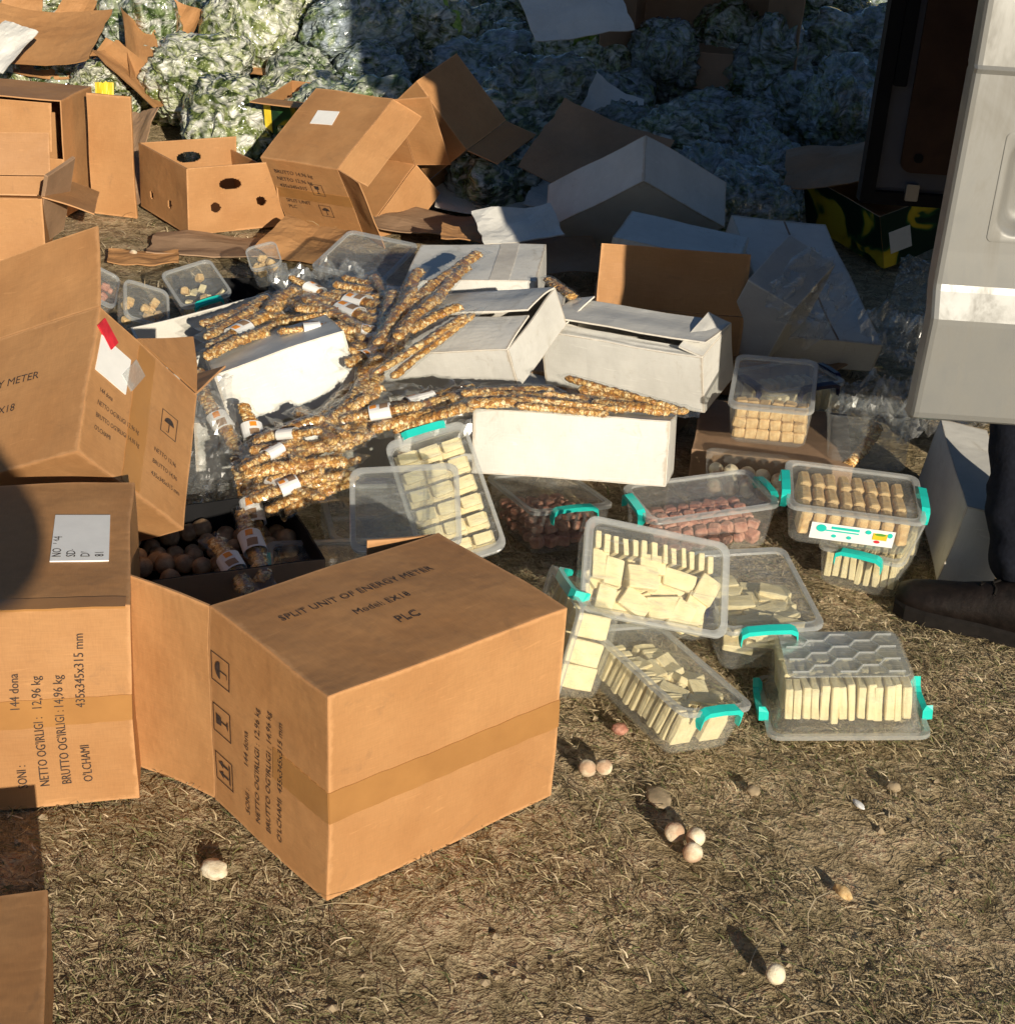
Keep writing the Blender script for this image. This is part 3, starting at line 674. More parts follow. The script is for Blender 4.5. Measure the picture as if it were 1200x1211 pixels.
bg_ = fbox('clear box of cream bars under the labelled box, teal clip in front', (.982, 1.165, .055), (2, -1, -24), (.175, .275, .094), clips=(-1,), end='y')
fill_rows(bg_, 'cream bar inside the box under the labelled box', 'bars in the lower box', 9, 4, -.004, rotz=90, s=.90, sx=.84)
bh = fbox('clear box of reddish sweets right of the white carton with the long side', (.611, 1.156, .104), (4.1, -3, 19.7), (.293, .160, .106))
bi = fbox('clear box of reddish sweets with teal clip under the white carton corner', (.301, 1.237, .054), (-5.9, 1.2, 24.1), (.188, .258, .102), clips=(-1,), end='y')
for e, lab, gp_ in ((bh, 'reddish sweet inside the box right of the long white carton', 'sweets in the right box'), (bi, 'reddish sweet inside the box under the white carton corner', 'sweets in the left box')):
    D = e['_d']; nx_, ny_ = int(D[0]*.8/.029), int(D[1]*.78/.029)
    for k in range(2):
        for i in range(nx_):
            for j in range(ny_):
                put(e, random.choice(REDC), 'sweet', lab, 'sweet', gp_, ((-.5+(i+.5)/nx_)*D[0]*.80, (-.5+(j+.5)/ny_)*D[1]*.78, -D[2]/2+.020+k*.028), (rnd(-15, 15), rnd(-15, 15), rnd(0, 90)))

bk = fbox('clear box of cream bars leaning back at centre, teal clip on its top edge', (.092, 1.045, .150), (45.1, -15.8, 15.4), (.168, .283, .089), clips=(1,), end='y')
for i in range(3):
    for j in range(6):
        put(bk, SLAB[0], 'wafer_bar', 'flat cream bar in the leaning clear box at the centre', 'wafer', 'bars in the leaning centre box', (-.046+i*.046, -.10+j*.041, .018+rnd(-.002, .002)), (rnd(-2, 2), rnd(-2, 2), rnd(-3, 3)), .62 if i != 1 else .66)
        put(bk, SLAB[1], 'wafer_bar', 'flat cream bar in the leaning clear box at the centre', 'wafer', 'bars in the leaning centre box', (-.046+i*.046, -.10+j*.041, -.004+rnd(-.002, .002)), (rnd(-2, 2), rnd(-2, 2), rnd(-3, 3)), .78)
bj = fbox('empty clear box lying open in front of the leaning cream bar box', (.028, .869, .195), (34.9, -5.9, 3.9), (.205, .181, .080), clip=None)
bl_ = fbox('clear box packed with small tan cakes at right centre', (.798, 1.543, .222), (10, -2.2, -10.4), (.188, .24, .106), clip=None)
for i in range(6):
    for j in range(2):
        for k in range(3): put(bl_, random.choice(CUBE), 'small_cake', 'small tan cake in the packed clear box at right centre', 'cake', 'cakes in the packed box', (-.066+i*.0265+rnd(-.002, .002), -.085+j*.028, -.032+k*.027), (rnd(-8, 8), rnd(-8, 8), rnd(-12, 12)))
bm_ = fbox('clear box with navy handle behind the box of tan cakes', (.885, 1.86, .13), (3.4, -.2, 31.1), (.245, .16, .10), clip='navy', clips=(1, -1), end='x')
inst('clip', clip_mesh(.22, M['navy']), bm_, Matrix.Translation((.03, -.08, .046)) @ Matrix.Rotation(-math.pi/2, 4, 'Z'))
fill_rows(bm_, 'pale bar in the box with the navy handle', 'bars in the navy handle box', 8, 2, -.006, rotz=90, s=.85)
ex = carton('brown_carton', 'grey-brown carton under the box of tan cakes', 'carton', (.83, 1.66, .055), (0, 0, -8), (.36, .34, .105), (M['card_grey'], M['card_grey']))
bn = fbox('nearly empty clear box in shade behind the labelled box, one loose stick inside', (1.049, 1.625, .135), (-11, -4.4, -13.4), (.197, .311, .130), clip=None, lid=False)
bo = fbox('clear box of pale balls behind the right box of reddish sweets', (.735, 1.36, .105), (2, 0, -6), (.19, .15, .09), clip=None, lid=False)
be = fbox('clear box of cream bars on edge beside the right end of the foreground carton', (.345, .64, .098), (76, -10, -79), (.255, .175, .08), clips=(1,), end='y')
fill_rows(be, 'cream bar in the box wedged beside the foreground carton', 'bars in the wedged box', 5, 3, .0, rotz=90, s=.9)
bp1 = fbox('clear box with teal clips in the dark gap behind the foreground carton', (-.10, .80, .075), (4, 0, 12), (.24, .18, .10), clips=(1, -1))
bp2 = fbox('clear box with navy clip standing in the gap under the nut bars', (-.045, 1.03, .09), (18, 4, 20), (.22, .17, .09), clip='navy', clips=(1,), end='y')
q1 = fbox('small clear box of pale popped nuts near the upper left soil', (-.687, 2.376, .125), (20.2, -12.1, 31.1), (.149, .171, .07), clip='teal', clips=(-1,), end='y')
q2 = fbox('small clear box tipped on its corner left of the popped nut box', (-.80, 2.20, .12), (38, 22, 30), (.13, .13, .07), clip=None)
q0 = fbox('small clear box of pink sweets peeking out behind the tilted carton flap', (-.97, 2.34, .12), (25, 30, 20), (.12, .14, .07), clip=None)
q3 = fbox('small clear cube box on the dark tray right of the popped nut box', (-.547, 2.676, .125), (27.6, -14.9, 16.0), (.095, .102, .09), clip=None)
q4 = fbox('clear box lying upside down behind the nut bars, left of the white lid', (-.243, 2.62, .150), (14.6, 1.6, -22.2), (.235, .239, .10), clip=None)
for q, lab, gp_, me in ((q1, 'pale popped nut in the small clear box', 'popped nuts', None), (q2, 'tan crumb in the small tipped box', 'crumbs in the tipped box', CUBE), (q0, 'pink sweet in the small box behind the flap', 'pink sweets', REDC), (q3, 'tan cake in the small cube box', 'cakes in the cube box', CUBE)):
    D = q['_d']
    for k in range(14): put(q, random.choice(me or CUBE) if me or k % 2 else SLAB[1], 'piece', lab, 'snack', gp_, (rnd(-.38, .38)*D[0], rnd(-.38, .38)*D[1], rnd(-.25, .15)*D[2]), (rnd(-40, 40), rnd(-40, 40), rnd(0, 90)), .8 if me or k % 2 else .42)
dk = carton('dark_tray', 'dark plastic tray lying behind the small clear boxes at upper left', 'tray', (-.60, 2.60, .035), (0, 0, 14), (.34, .26, .07), (M['black'], M['black']), open_face='+z', flaps={})

# ------------------------------------------------------------------ balls
def ball_mesh(i):
    bm = bmesh.new(); bmesh.ops.create_icosphere(bm, subdivisions=3, radius=.0165)
    for v in bm.verts: v.co *= 1+.09*noise.noise(v.co*60+Vector((i*9, 0, 0)))+.04*noise.noise(v.co*160+Vector((i*5, 3, 0)))
    me = bpy.data.meshes.new('ball'); bm.to_mesh(me); bm.free(); me.materials.append(M['ball'])
    me.polygons.foreach_set('use_smooth', [True]*len(me.polygons)); return me
BM = [ball_mesh(i) for i in range(5)]
t = NT('brown_ball_shaded'); v = t.coord(); cc = t.ramp(t.noise(50, 3, .6, v), [(.3, (.20, .11, .055)), (.7, (.46, .32, .19))])  # darker copy of the curd ball colour, crate shade painted in
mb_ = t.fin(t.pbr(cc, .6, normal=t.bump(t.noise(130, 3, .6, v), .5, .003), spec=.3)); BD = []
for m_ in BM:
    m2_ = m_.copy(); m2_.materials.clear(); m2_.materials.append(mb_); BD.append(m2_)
def ball(p, label, grp=None, s=1.0, dark=False):
    o = inst('curd_ball', random.choice(BD if dark else BM), None, Matrix.LocRotScale(Vector(p), Euler((rnd(0, 6), rnd(0, 6), rnd(0, 6))), Vector((s, s, s*.95)))); return tag(o, label, 'ball', grp)
for (x, y, lb_) in ((694, 908, 'pale ball on grass, left of the close pair beside the foreground carton'), (714, 907, 'pale ball on grass, right of the close pair beside the foreground carton'),
                    (797, 984, 'brownish ball at upper left of the group of three on the grass'), (822, 990, 'pale ball at upper right of the group of three on the grass'),
                    (819, 1008, 'pale ball nearest the camera in the group of three'), (917, 1152, 'single pale ball alone at the bottom right of the grass')):
    ball(atz(x, y, .014), lb_, None, rnd(.84, .97))
ball(atz(158, 301, .02), 'small pale ball on bare soil by the upper left boxes')
crate = carton('ball_crate', 'dark open carton full of shade-darkened brown balls behind the foreground carton flap', 'carton', (-.33, .80, .085), (0, 0, 24), (.36, .30, .16), (M['card_grey'], M['black']), open_face='+z', flaps={})
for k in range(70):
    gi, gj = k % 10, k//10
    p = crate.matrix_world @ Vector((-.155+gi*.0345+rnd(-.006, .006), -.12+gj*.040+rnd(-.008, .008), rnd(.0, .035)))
    ball(p, 'shade-darkened brown ball among many in the dark carton behind the foreground carton', 'balls in the dark carton', rnd(.95, 1.25), True)
for i in range(5):
    for j in range(3): ball(bo.matrix_world @ Vector((-.07+i*.035, -.045+j*.042, -.005+rnd(-.006, .006))), 'pale ball in the clear box behind the reddish sweets', 'balls in the clear box', rnd(.95, 1.1))
for i in range(5): ball(bp1.matrix_world @ Vector((-.08+i*.04, rnd(-.05, .04), -.02)), 'pale ball in the teal-clip box in the dark gap', 'balls in the dark gap box', 1.1)
# crushed flat pieces
def crumb(name, label, cat, p, rx, ry, rz, mat, seed):
    bm = bmesh.new(); bmesh.ops.create_icosphere(bm, subdivisions=3, radius=1)
    for v in bm.verts:
        d = 1+.28*noise.noise(v.co*1.7+Vector((seed, 0, 0)))+.10*noise.noise(v.co*5+Vector((seed, 4, 0))); v.co = Vector((v.co.x*rx*d, v.co.y*ry*d, v.co.z*rz*d))
    me = bpy.data.meshes.new(name); bm.to_mesh(me); bm.free(); me.materials.append(mat); me.polygons.foreach_set('use_smooth', [True]*len(me.polygons))
    return tag(inst(name, me, None, TRS(p, (0, 0, rnd(0, 180)))), label, cat)
crumb('crushed_ball', 'flattened cream lump on the grass left of the foreground carton corner', 'food scrap', atz(254, 1028, .008), .024, .018, .011, M['ball'], 3)
crumb('soil_clod', 'flat pale soil clod on the grass above the group of three balls', 'clod', atz(778, 942, -.003), .030, .020, .006, M['stone'], 5)
crumb('soil_clod', 'small pale clod on the grass right of the flat clod', 'clod', atz(890, 935, .006), .012, .010, .008, M['stone'], 7)
crumb('soil_clod', 'small pale clod on bare soil in front of the upside down box', 'clod', atz(1056, 930, .005), .012, .010, .008, M['stone'], 9)
crumb('wood_chip', 'small pinkish chip in the grass at lower right', 'chip', atz(996, 1054, .008), .009, .018, .008, M['tan'], 11)
crumb('paper_scrap', 'tiny white scrap on the grass below the upside down box', 'scrap', atz(1015, 951, .004), .014, .006, .003, M['paper'], 13)
crumb('food_crumb', 'reddish crumb on the grass in front of the tipped clear box', 'crumb', atz(733, 862, .008), .014, .012, .01, M['redsweet'], 17)

# ------------------------------------------------------------------ nut bars
BL = .26
def bar_mesh(i):
    V, Fc = [], []; n, m = 84, 18; ph = i*3.7
    for k in range(n+1):
        x = (k/n-.5)*BL; tp = min(1, min(k, n-k)/4.0)**.5 if 0 < k < n else .12
        bend = .010*math.sin(k/n*3.1+ph)
        for j in range(m):
            a = 2*math.pi*j/m
            p = Vector((x*115, math.cos(a)*2.1+ph, math.sin(a)*2.1))
            d = noise.voronoi(p*.95)[0][0]; r = .0118*tp*(1.22-.66*min(d, 1)+.18*noise.noise(Vector((x*30, ph, a*.5))))
            V.append((x, bend+r*1.28*math.cos(a), r*.72*math.sin(a)))
    for k in range(n):
        for j in range(m): Fc.append((k*m+j, k*m+(j+1) % m, (k+1)*m+(j+1) % m, (k+1)*m+j))
    Fc += [tuple(range(m))[::-1], tuple(n*m+j for j in range(m))]
    me = bpy.data.meshes.new('nut_bar'); me.from_pydata(V, [], Fc); me.materials.append(M['bar'])
    me.polygons.foreach_set('use_smooth', [True]*len(me.polygons)); return me
def wrap_mesh(i):
    V, Fc = [], []; n, m = 40, 12; ph = i*1.9
    for k in range(n+1):
        x = (k/n-.5)*(BL+.050); e_ = abs(k/n-.5)*2
        w = .0205 if e_ < .84 else .0205+.002*(e_-.84)/.16; hh_ = .0118 if e_ < .80 else .0118*max(.06, 1-(e_-.80)/.15)
        bend = .010*math.sin((x/BL+.5)*3.1+i*3.7)
        for j in range(m):
            a = 2*math.pi*j/m; q = 1+.10*noise.noise(Vector((x*60, a*1.2, ph)))+.06*noise.noise(Vector((x*140, a*2.5, ph)))
            V.append((x, bend+w*q*math.cos(a), hh_*q*math.sin(a)))
    for k in range(n):
        for j in range(m): Fc.append((k*m+j, k*m+(j+1) % m, (k+1)*m+(j+1) % m, (k+1)*m+j))
    me = bpy.data.meshes.new('wrapper'); me.from_pydata(V, [], Fc); me.materials.append(M['wrap'])
    return me
def sleeve_mesh(i):
    V, Fc = [], []; m = 14
    for k, x in enumerate((-.032, .032)):
        bend = .010*math.sin((x/BL+.5)*3.1+i*3.7)
        for r in (1.0, .97):
            for j in range(m):
                a = -.25*math.pi+1.5*math.pi*j/(m-1); V.append((x, bend+.0225*r*math.cos(a), .0138*r*math.sin(a)))
    for j in range(m-1):
        Fc += [(j, j+1, 2*m+j+1, 2*m+j), (m+j+1, m+j, 3*m+j, 3*m+j+1), (j+1, j, m+j, m+j+1), (2*m+j, 2*m+j+1, 3*m+j+1, 3*m+j)]
    Fc += [(0, 2*m, 3*m, m), (m-1, 2*m-1, 4*m-1, 3*m-1)]
    me = bpy.data.meshes.new('paper_sleeve'); me.from_pydata(V, [], Fc); me.materials.append(M['paper']); return me
def mark_mesh(i, x0, x1, y0, y1, mat):
    bend = .010*math.sin(((x0+x1)/2/BL+.5)*3.1+i*3.7)
    me = bpy.data.meshes.new('printed_mark'); V = []
    for y in np.linspace(y0, y1, 4):
        zz = .0142*math.sqrt(max(0, 1-(y/.0230)**2))
        V += [(x0, bend+y, zz), (x1, bend+y, zz)]
    me.from_pydata(V, [], [(2*k, 2*k+1, 2*k+3, 2*k+2) for k in range(3)]); me.materials.append(mat); return me
BARS = [bar_mesh(i) for i in range(5)]; WRAPS = [wrap_mesh(i) for i in range(5)]; SLV = [sleeve_mesh(i) for i in range(5)]
MK1 = [mark_mesh(i, -.028, -.008, -.007, .007, M['orange']) for i in range(5)]; MK2 = [mark_mesh(i, .002, .027, -.010, .010, M['card_grey']) for i in range(5)]
nbar = [0]
def bar(x1, y1, z1, x2, y2, z2, label, grp, sleeve=None, thick=1.0, wrap=True):
    a, b = atz(x1, y1, z1), atz(x2, y2, z2); d = b-a; L = d.length
    s = min(max(L/BL, .6), 1.35); u = d.normalized(); up = Vector((0, 0, 1)); v = up.cross(u).normalized(); n = u.cross(v)
    i = random.randrange(5); nbar[0] += 1
    e = empty('nut_bar', frame((a+b)/2, u, v, n) @ Matrix.Rotation(rnd(-.5, .5), 4, 'X') @ Matrix.Diagonal((s, thick, thick, 1)))
    tag(e, label, 'nut bar', grp)
    inst('bar', BARS[i], e)
    if wrap: inst('wrapper', WRAPS[i], e)
    if sleeve is None: sleeve = random.random() < .13
    if sleeve:
        s_ = inst('paper_sleeve', SLV[i], e); inst('printed_mark', MK1[i], s_); inst('printed_mark', MK2[i], s_)
    return e
Lt, Gt = 'golden nut bar lying in the shallow open white carton', 'nut bars in the white tray'
for q in ((235, 383, 320, 352, 0), (238, 398, 305, 370, 0), (240, 410, 325, 372, 1), (242, 424, 318, 392, 0), (250, 395, 330, 362, 0), (244, 390, 312, 360, 0), (252, 416, 326, 384, 0), (262, 380, 335, 352, 0)):
    bar(q[0], q[1], .30, q[2], q[3], .31, Lt, Gt, bool(q[4]))
Lb, Gb = 'golden nut bar in the heap between the left and middle white cartons', 'nut bars heaped at the centre'
JB = lambda Q, k, d: list(Q)+[(a+rnd(-d, d), b+rnd(-d, d)*.7, c+rnd(-d, d), e+rnd(-d, d)*.7) for (a, b, c, e) in random.sample(list(Q), k)]
for q in JB(((350, 335, 397, 366), (365, 352, 456, 386), (383, 345, 462, 367), (392, 338, 472, 352), (402, 328, 474, 346), (405, 372, 468, 378), (405, 392, 470, 398), (412, 405, 455, 432), (388, 352, 440, 372), (430, 340, 462, 392), (398, 380, 452, 372), (412, 388, 466, 412), (446, 352, 474, 402), (355, 362, 420, 372), (340, 352, 388, 372), (420, 420, 466, 392), (432, 380, 452, 432),
          (440, 330, 478, 372), (318, 384, 400, 372), (308, 376, 352, 346), (332, 392, 405, 384), (425, 352, 470, 395), (400, 360, 440, 410), (418, 412, 470, 408), (415, 430, 462, 420)), 16, 16):
    bar(q[0], q[1], .30+rnd(-.02, .035), q[2], q[3], .31+rnd(-.02, .035), Lb, Gb)
Lc, Gc = 'golden nut bar sliding off the left side of the middle white carton', 'nut bars sliding off the middle carton'
for q in ((440, 442, 552, 372, .36, .40), (468, 446, 556, 372, .345, .385), (458, 432, 494, 342, .34, .37), (436, 426, 478, 328, .34, .36), (480, 372, 497, 318, .36, .38), (505, 372, 562, 304, .38, .37), (486, 392, 545, 362, .37, .40),
          (506, 338, 572, 300, .37, .37), (448, 410, 488, 338, .36, .38), (494, 360, 530, 320, .37, .38), (474, 402, 512, 350, .37, .39)):
    bar(*q[:2], q[4], *q[2:4], q[5], Lc, Gc)
Ll, Gl = 'golden nut bar hanging down the left edge of the pile with paper sleeve', 'nut bars at the left edge of the pile'
for q in ((238, 436, 258, 500, .26, .20, 0), (245, 462, 278, 540, .25, .18, 1), (286, 478, 302, 545, .27, .20, 1), (277, 540, 292, 640, .20, .11, 0), (296, 545, 312, 668, .20, .10, 1)):
    bar(*q[:2], q[4], *q[2:4], q[5], Ll, Gl, bool(q[6]))
Le, Ge = 'golden nut bar in the tangle below the left white carton', 'nut bars tangled below the left carton'
for q in JB(((300, 528, 412, 482), (312, 520, 372, 498), (345, 488, 402, 522), (362, 520, 440, 432), (372, 524, 425, 478), (398, 504, 452, 456), (285, 548, 420, 526), (300, 540, 432, 516), (288, 562, 412, 546), (300, 578, 415, 560),
          (330, 596, 420, 560), (345, 604, 412, 572), (338, 545, 440, 500), (420, 470, 440, 425), (300, 556, 380, 590), (405, 520, 455, 478), (320, 566, 400, 540), (310, 510, 360, 540), (380, 500, 430, 462), (330, 530, 412, 505), (350, 578, 420, 545), (290, 552, 350, 520), (308, 585, 372, 560), (392, 528, 470, 500)), 14, 18):
    zz = .21+(560-max(q[1], q[3]))*.0008
    bar(q[0], q[1], zz+rnd(-.01, .015), q[2], q[3], zz+.03+rnd(-.01, .015), Le, Ge)
Lf, Gf = 'wrapped nut bar bridging from the tangle to the long white carton', 'nut bars bridging to the long carton'
for q in ((420, 502, 548, 462), (432, 490, 562, 456), (440, 512, 562, 476), (470, 504, 545, 486), (400, 500, 500, 476), (455, 480, 580, 462)):
    bar(q[0], q[1], .27+rnd(-.01, .01), q[2], q[3], .31+rnd(-.01, .01), Lf, Gf)
Lg, Gg = 'wrapped nut bar lying on top of the long white carton', 'nut bars on the long carton'
for q in ((545, 466, 655, 461), (552, 478, 700, 480), (600, 470, 742, 486), (640, 466, 772, 482), (666, 446, 802, 484), (682, 462, 815, 485), (700, 472, 792, 491), (560, 470, 660, 474), (610, 480, 720, 490)):
    bar(q[0], q[1], .315+rnd(-.008, .01), q[2], q[3], .30+rnd(-.005, .01), Lg, Gg, False)
bar(652, 330, .33, 672, 352, .34, 'short nut bar stub sticking out between two white cartons', None, False)
bar(995, 552, .10, 1040, 505, .17, 'single pale nut bar inside the nearly empty clear box in shade', None, False, wrap=False)
Lh, Gh = 'nut bar lying over the balls in the dark carton', 'nut bars on the balls'
for q in ((245, 640, 300, 700), (292, 600, 305, 690)): bar(q[0], q[1], .15, q[2], q[3], .15, Lh, Gh, True)

# crumpled clear film sheets
def film(label, p, sx, sy, rot, amp, seed, name='plastic_film', mat='film', n=34):
    V, Fc = [], []
    for j in range(n+1):
        for i in range(n+1):
            a, b = i/n-.5, j/n-.5; q = Vector((a*3+seed, b*3, seed*2.1))
            z = amp*(1.6*abs(noise.noise(q*1.3))+.8*abs(noise.noise(q*3.1))+.35*abs(noise.noise(q*7)))
            V.append((a*sx*(1+.15*noise.noise(q)), b*sy*(1+.15*noise.noise(q+Vector((5, 5, 5)))), z))
    for j in range(n):
        for i in range(n): Fc.append((j*(n+1)+i, j*(n+1)+i+1, (j+1)*(n+1)+i+1, (j+1)*(n+1)+i))
    o = mesh(name, V, Fc, M[mat]); o.matrix_world = TRS(p, rot); return tag(o, label, 'film')
film('clear crumpled film hanging between the tilted carton and the nut bars', (-.46, 1.15, .16), .24, .34, (42, -6, 10), .05, 3)
film('clear crumpled film draped over the right side of the wrapped carton', (.965, 2.22, .26), .20, .34, (12, 42, -24), .045, 8)
film('crumpled clear film beside the upside down box behind the nut bars', (-.36, 2.42, .12), .26, .22, (14, 0, 10), .06, 23)
film('dark shiny film bunched on the ground right of the tan cake box', (1.18, 1.98, .03), .40, .34, (2, 0, 30), .07, 29)
film('crumpled clear film under the bridging nut bars', (.0, 1.30, .22), .30, .22, (10, 0, 10), .04, 12)
film('pale blue film lying in shade beside the long white carton', (1.36, 2.36, .10), .34, .30, (10, 0, 20), .07, 15)
film('white plastic scrap standing in the dark by the long white carton', (1.40, 2.75, .14), .14, .22, (58, 0, -20), .04, 19)

# ------------------------------------------------------------------ bags of greens
def bag_mesh(i, mat):
    off = Vector((i*11.3, i*5.1, 0)); k = Vector((math.cos(i*2.4), math.sin(i*2.4), .5)).normalized()
    bm = bmesh.new(); bmesh.ops.create_icosphere(bm, subdivisions=5, radius=1)
    for fc_ in bm.faces: fc_.smooth = True
    for v in bm.verts:
        c = v.co.copy(); q = c*1.05+off
        d = 1+.22*noise.noise(q)
        w = q*2.0+Vector((noise.noise(q*1.5), noise.noise(q*1.5+Vector((7, 0, 0))), noise.noise(q*1.5+Vector((0, 7, 0)))))*1.5
        al = math.atan2(c.cross(k).dot(Vector((.3, .1, 1))), c.dot(Vector((1, .2, .1))))
        d += .36*(.30-abs(noise.noise(w)))+.15*(.28-abs(noise.noise(w*2.2)))+.05*(.3-abs(noise.noise(w*4.6)))
        tw = max(0, c.dot(k)-.78)/.22; d += .55*tw*tw+.10*tw*math.sin(al*9)            # the gathered neck of the bag
        c *= d; c.z = max(c.z, -.60+.05*noise.noise(q*3)); v.co = c
    me = bpy.data.meshes.new('sack'); bm.to_mesh(me); bm.free(); me.materials.append(mat); return me
BAGS = {'a': [bag_mesh(i, M['sack_a']) for i in range(6)], 'b': [bag_mesh(i+6, M['sack_b']) for i in range(4)], 'c': [bag_mesh(i+10, M['sack_c']) for i in range(6)]}
def project(p):
    d = Vector(p)-CPOS; z = d.dot(_F); return IW/2+FPX*d.dot(_Rt)/z, IH/2-FPX*d.dot(_Up)/z
def leafs(e, r, n, sd):
    V, Fc = [], []; rs = random.Random(sd)
    for k in range(n):
        c = Vector((rs.gauss(0, .35), rs.gauss(0, .35), rs.uniform(.45, .85)))*r; a = rs.uniform(0, 6.3); b0 = len(V); w = r*rs.uniform(.25, .45)
        u = Vector((math.cos(a), math.sin(a), rs.uniform(-.5, .5))); v = Vector((-math.sin(a), math.cos(a), rs.uniform(-.5, .5)))
        for j in range(5):
            for i in range(5):
                p, q = i/4-.5, j/4-.5; sh = 1-.9*abs(q)
                V.append(c+u*p*w*sh*1.2+v*q*w*1.6+Vector((0, 0, w*(.35*math.sin(p*7+k)+.3*math.cos(q*6)))))
        for j in range(4):
            for i in range(4): Fc.append((b0+j*5+i, b0+j*5+i+1, b0+j*5+i+6, b0+j*5+i+5))
    o = mesh('leaves', V, Fc, M['leaf'], e, True); return o
def bag(p, r, kind, label, grp, leaf=0):
    me = random.choice(BAGS[kind])
    e = empty('bag_of_greens', Matrix.LocRotScale(Vector(p), Euler((rnd(-.4, .4), rnd(-.4, .4), rnd(0, 6.28))), Vector((r*rnd(.9, 1.15), r*rnd(.85, 1.05), r*rnd(.95, 1.3)))))
    tag(e, label, 'bag', grp); inst('sack', me, e)
    if leaf: leafs(e, 1.0, leaf, int(p[0]*99))
    return e
GB1, LB1 = 'sunlit film bags of greens at the back left', 'crumpled clear bag of pale greens lying in sunlight at the back left'
GB2, LB2 = 'shaded film bags of greens', 'crumpled film bag of greens in the shadow of the van'
GB3, LB3 = 'far film bags of greens beyond the van shadow', 'crumpled film bag of greens at the far back beyond the van shadow'
rs_ = random.Random(21); spots = []
yy = 3.75; row = 0
while yy < 10.5:
    st = .43+.02*(yy-4)
    xx = -3.6+(row % 2)*st/2
    while xx < 4.4:
        x, y = xx+rs_.uniform(-.09, .09), yy+rs_.uniform(-.09, .09); xx += st
        if y < (4.75 if x < -1.15 else 4.35 if x < -.1 else 4.05 if x < .75 else 3.7): continue
        if abs(x-1.47) < .42 and y < 4.25: continue
        if abs(x-.98) < .34 and abs(y-6.45) < .30: continue
        lift = 0 if rs_.random() < .62 else rs_.uniform(.10, .26)
        r = rs_.uniform(.16, .22); p = (x, y, zbase(x, y)+r*.5+lift*min(1, (y-3.9)/1.2))
        u, v = project(p)
        if -380 < u < 1250 and -60 < v < 300: spots.append((p, r, u, v))
    yy += st*.78; row += 1
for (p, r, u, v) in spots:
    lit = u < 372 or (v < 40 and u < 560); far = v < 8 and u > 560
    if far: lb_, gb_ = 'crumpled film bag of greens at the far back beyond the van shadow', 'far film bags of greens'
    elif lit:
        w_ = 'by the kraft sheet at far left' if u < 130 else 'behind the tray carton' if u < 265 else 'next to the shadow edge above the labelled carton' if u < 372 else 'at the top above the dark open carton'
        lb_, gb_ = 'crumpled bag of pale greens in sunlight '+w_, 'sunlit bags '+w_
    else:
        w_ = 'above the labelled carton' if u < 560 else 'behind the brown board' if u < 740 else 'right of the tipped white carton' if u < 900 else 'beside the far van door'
        lb_, gb_ = 'film bag of greens in van shadow '+w_, 'shaded bags '+w_
    bag(p, r, random.choice('aab' if lit else 'bcc' if not far else 'ab'), lb_, gb_)  # bags in shadow mostly take the sack with shade in its colour
def leafy(px, py, r, label, n=5):
    z = .6
    p = atz(px, py, z)
    for _ in range(20): z = .75*z+.25*(zbase(p.x, p.y)+r*1.1); p = atz(px, py, z)
    bag(p, r, 'a', label, None, n)
leafy(325, 12, .24, 'sunlit film bag with bright green cabbage leaves bursting out at the top left', 6)
leafy(522, 46, .20, 'film bag with one bright green lit patch above the dark open carton', 6)
leafy(55, 12, .22, 'green leafy bag behind the crumpled kraft sheet at the top left', 6)
leafy(702, 92, .18, 'shaded bag with green leaves showing left of the upright dark carton', 6)

# ------------------------------------------------------------------ loose cardboard
def scrap(label, px, py, z, w, d, rot, curl, seed, mats=None, cat='cardboard', name='cardboard_piece'):
    if z >= .34: z -= .09
    p = atz(px, py, z); V, Fc, fm = [], [], []; n = 12; th = .004
    for k in (0, 1):
        for j in range(n+1):
            for i in range(n+1):
                a, b = i/n-.5, j/n-.5
                zz = curl*w*(abs(a)**1.5*2.2 if seed % 2 else 2.2*a*a)+.020*noise.noise(Vector((a*2.2+seed, b*2.2, seed)))+.0025*noise.noise(Vector((a*9, b*9, seed)))
                ed = 1+.06*noise.noise(Vector((a*6, b*6, seed*2)))
                V.append((a*w*ed, b*d*ed, zz-k*th))
    N = (n+1)**2
    for j in range(n):
        for i in range(n):
            q = (j*(n+1)+i, j*(n+1)+i+1, (j+1)*(n+1)+i+1, (j+1)*(n+1)+i); Fc.append(q); fm.append(0); Fc.append(tuple(N+x for x in q[::-1])); fm.append(1)
    ring = [i for i in range(n)]+[j*(n+1)+n for j in range(n)]+[n*(n+1)+n-i for i in range(n)]+[(n-j)*(n+1) for j in range(n)]
    for k in range(len(ring)): a, b = ring[k], ring[(k+1) % len(ring)]; Fc.append((b, a, N+a, N+b)); fm.append(1)
    o = mesh(name, V, Fc, list(mats or (M['card'], M['card_in'])), None, False, fm); o.matrix_world = TRS(p, rot); return tag(o, label, cat)
cg = (M['card_grey'], M['card_grey'])
scrap('large crumpled kraft sheet at the top left edge above the slotted carton', 45, 45, .50, .55, .35, (28, 0, -6), .10, 1, (M['card'], M['card']))
scrap('white card triangle on the crumpled kraft sheet at the left edge', 5, 55, .50, .16, .25, (35, 10, -20), .02, 2, wm)
scrap('bent brown strip leaning among the bags, longest of three beside the upright panel', 165, 65, .42, .16, .50, (30, 25, 32), .25, 3)
scrap('bent brown strip lowest of three beside the upright panel', 160, 92, .36, .14, .42, (25, -12, 48), .25, 5)
scrap('bent brown strip nearest the upright panel, leftmost of three', 128, 78, .36, .18, .26, (40, 0, -30), .15, 7, (M['card'], M['card']))
scrap('small lit brown flap standing between bags at top centre left', 212, 36, .48, .16, .24, (60, 10, -20), .20, 8)
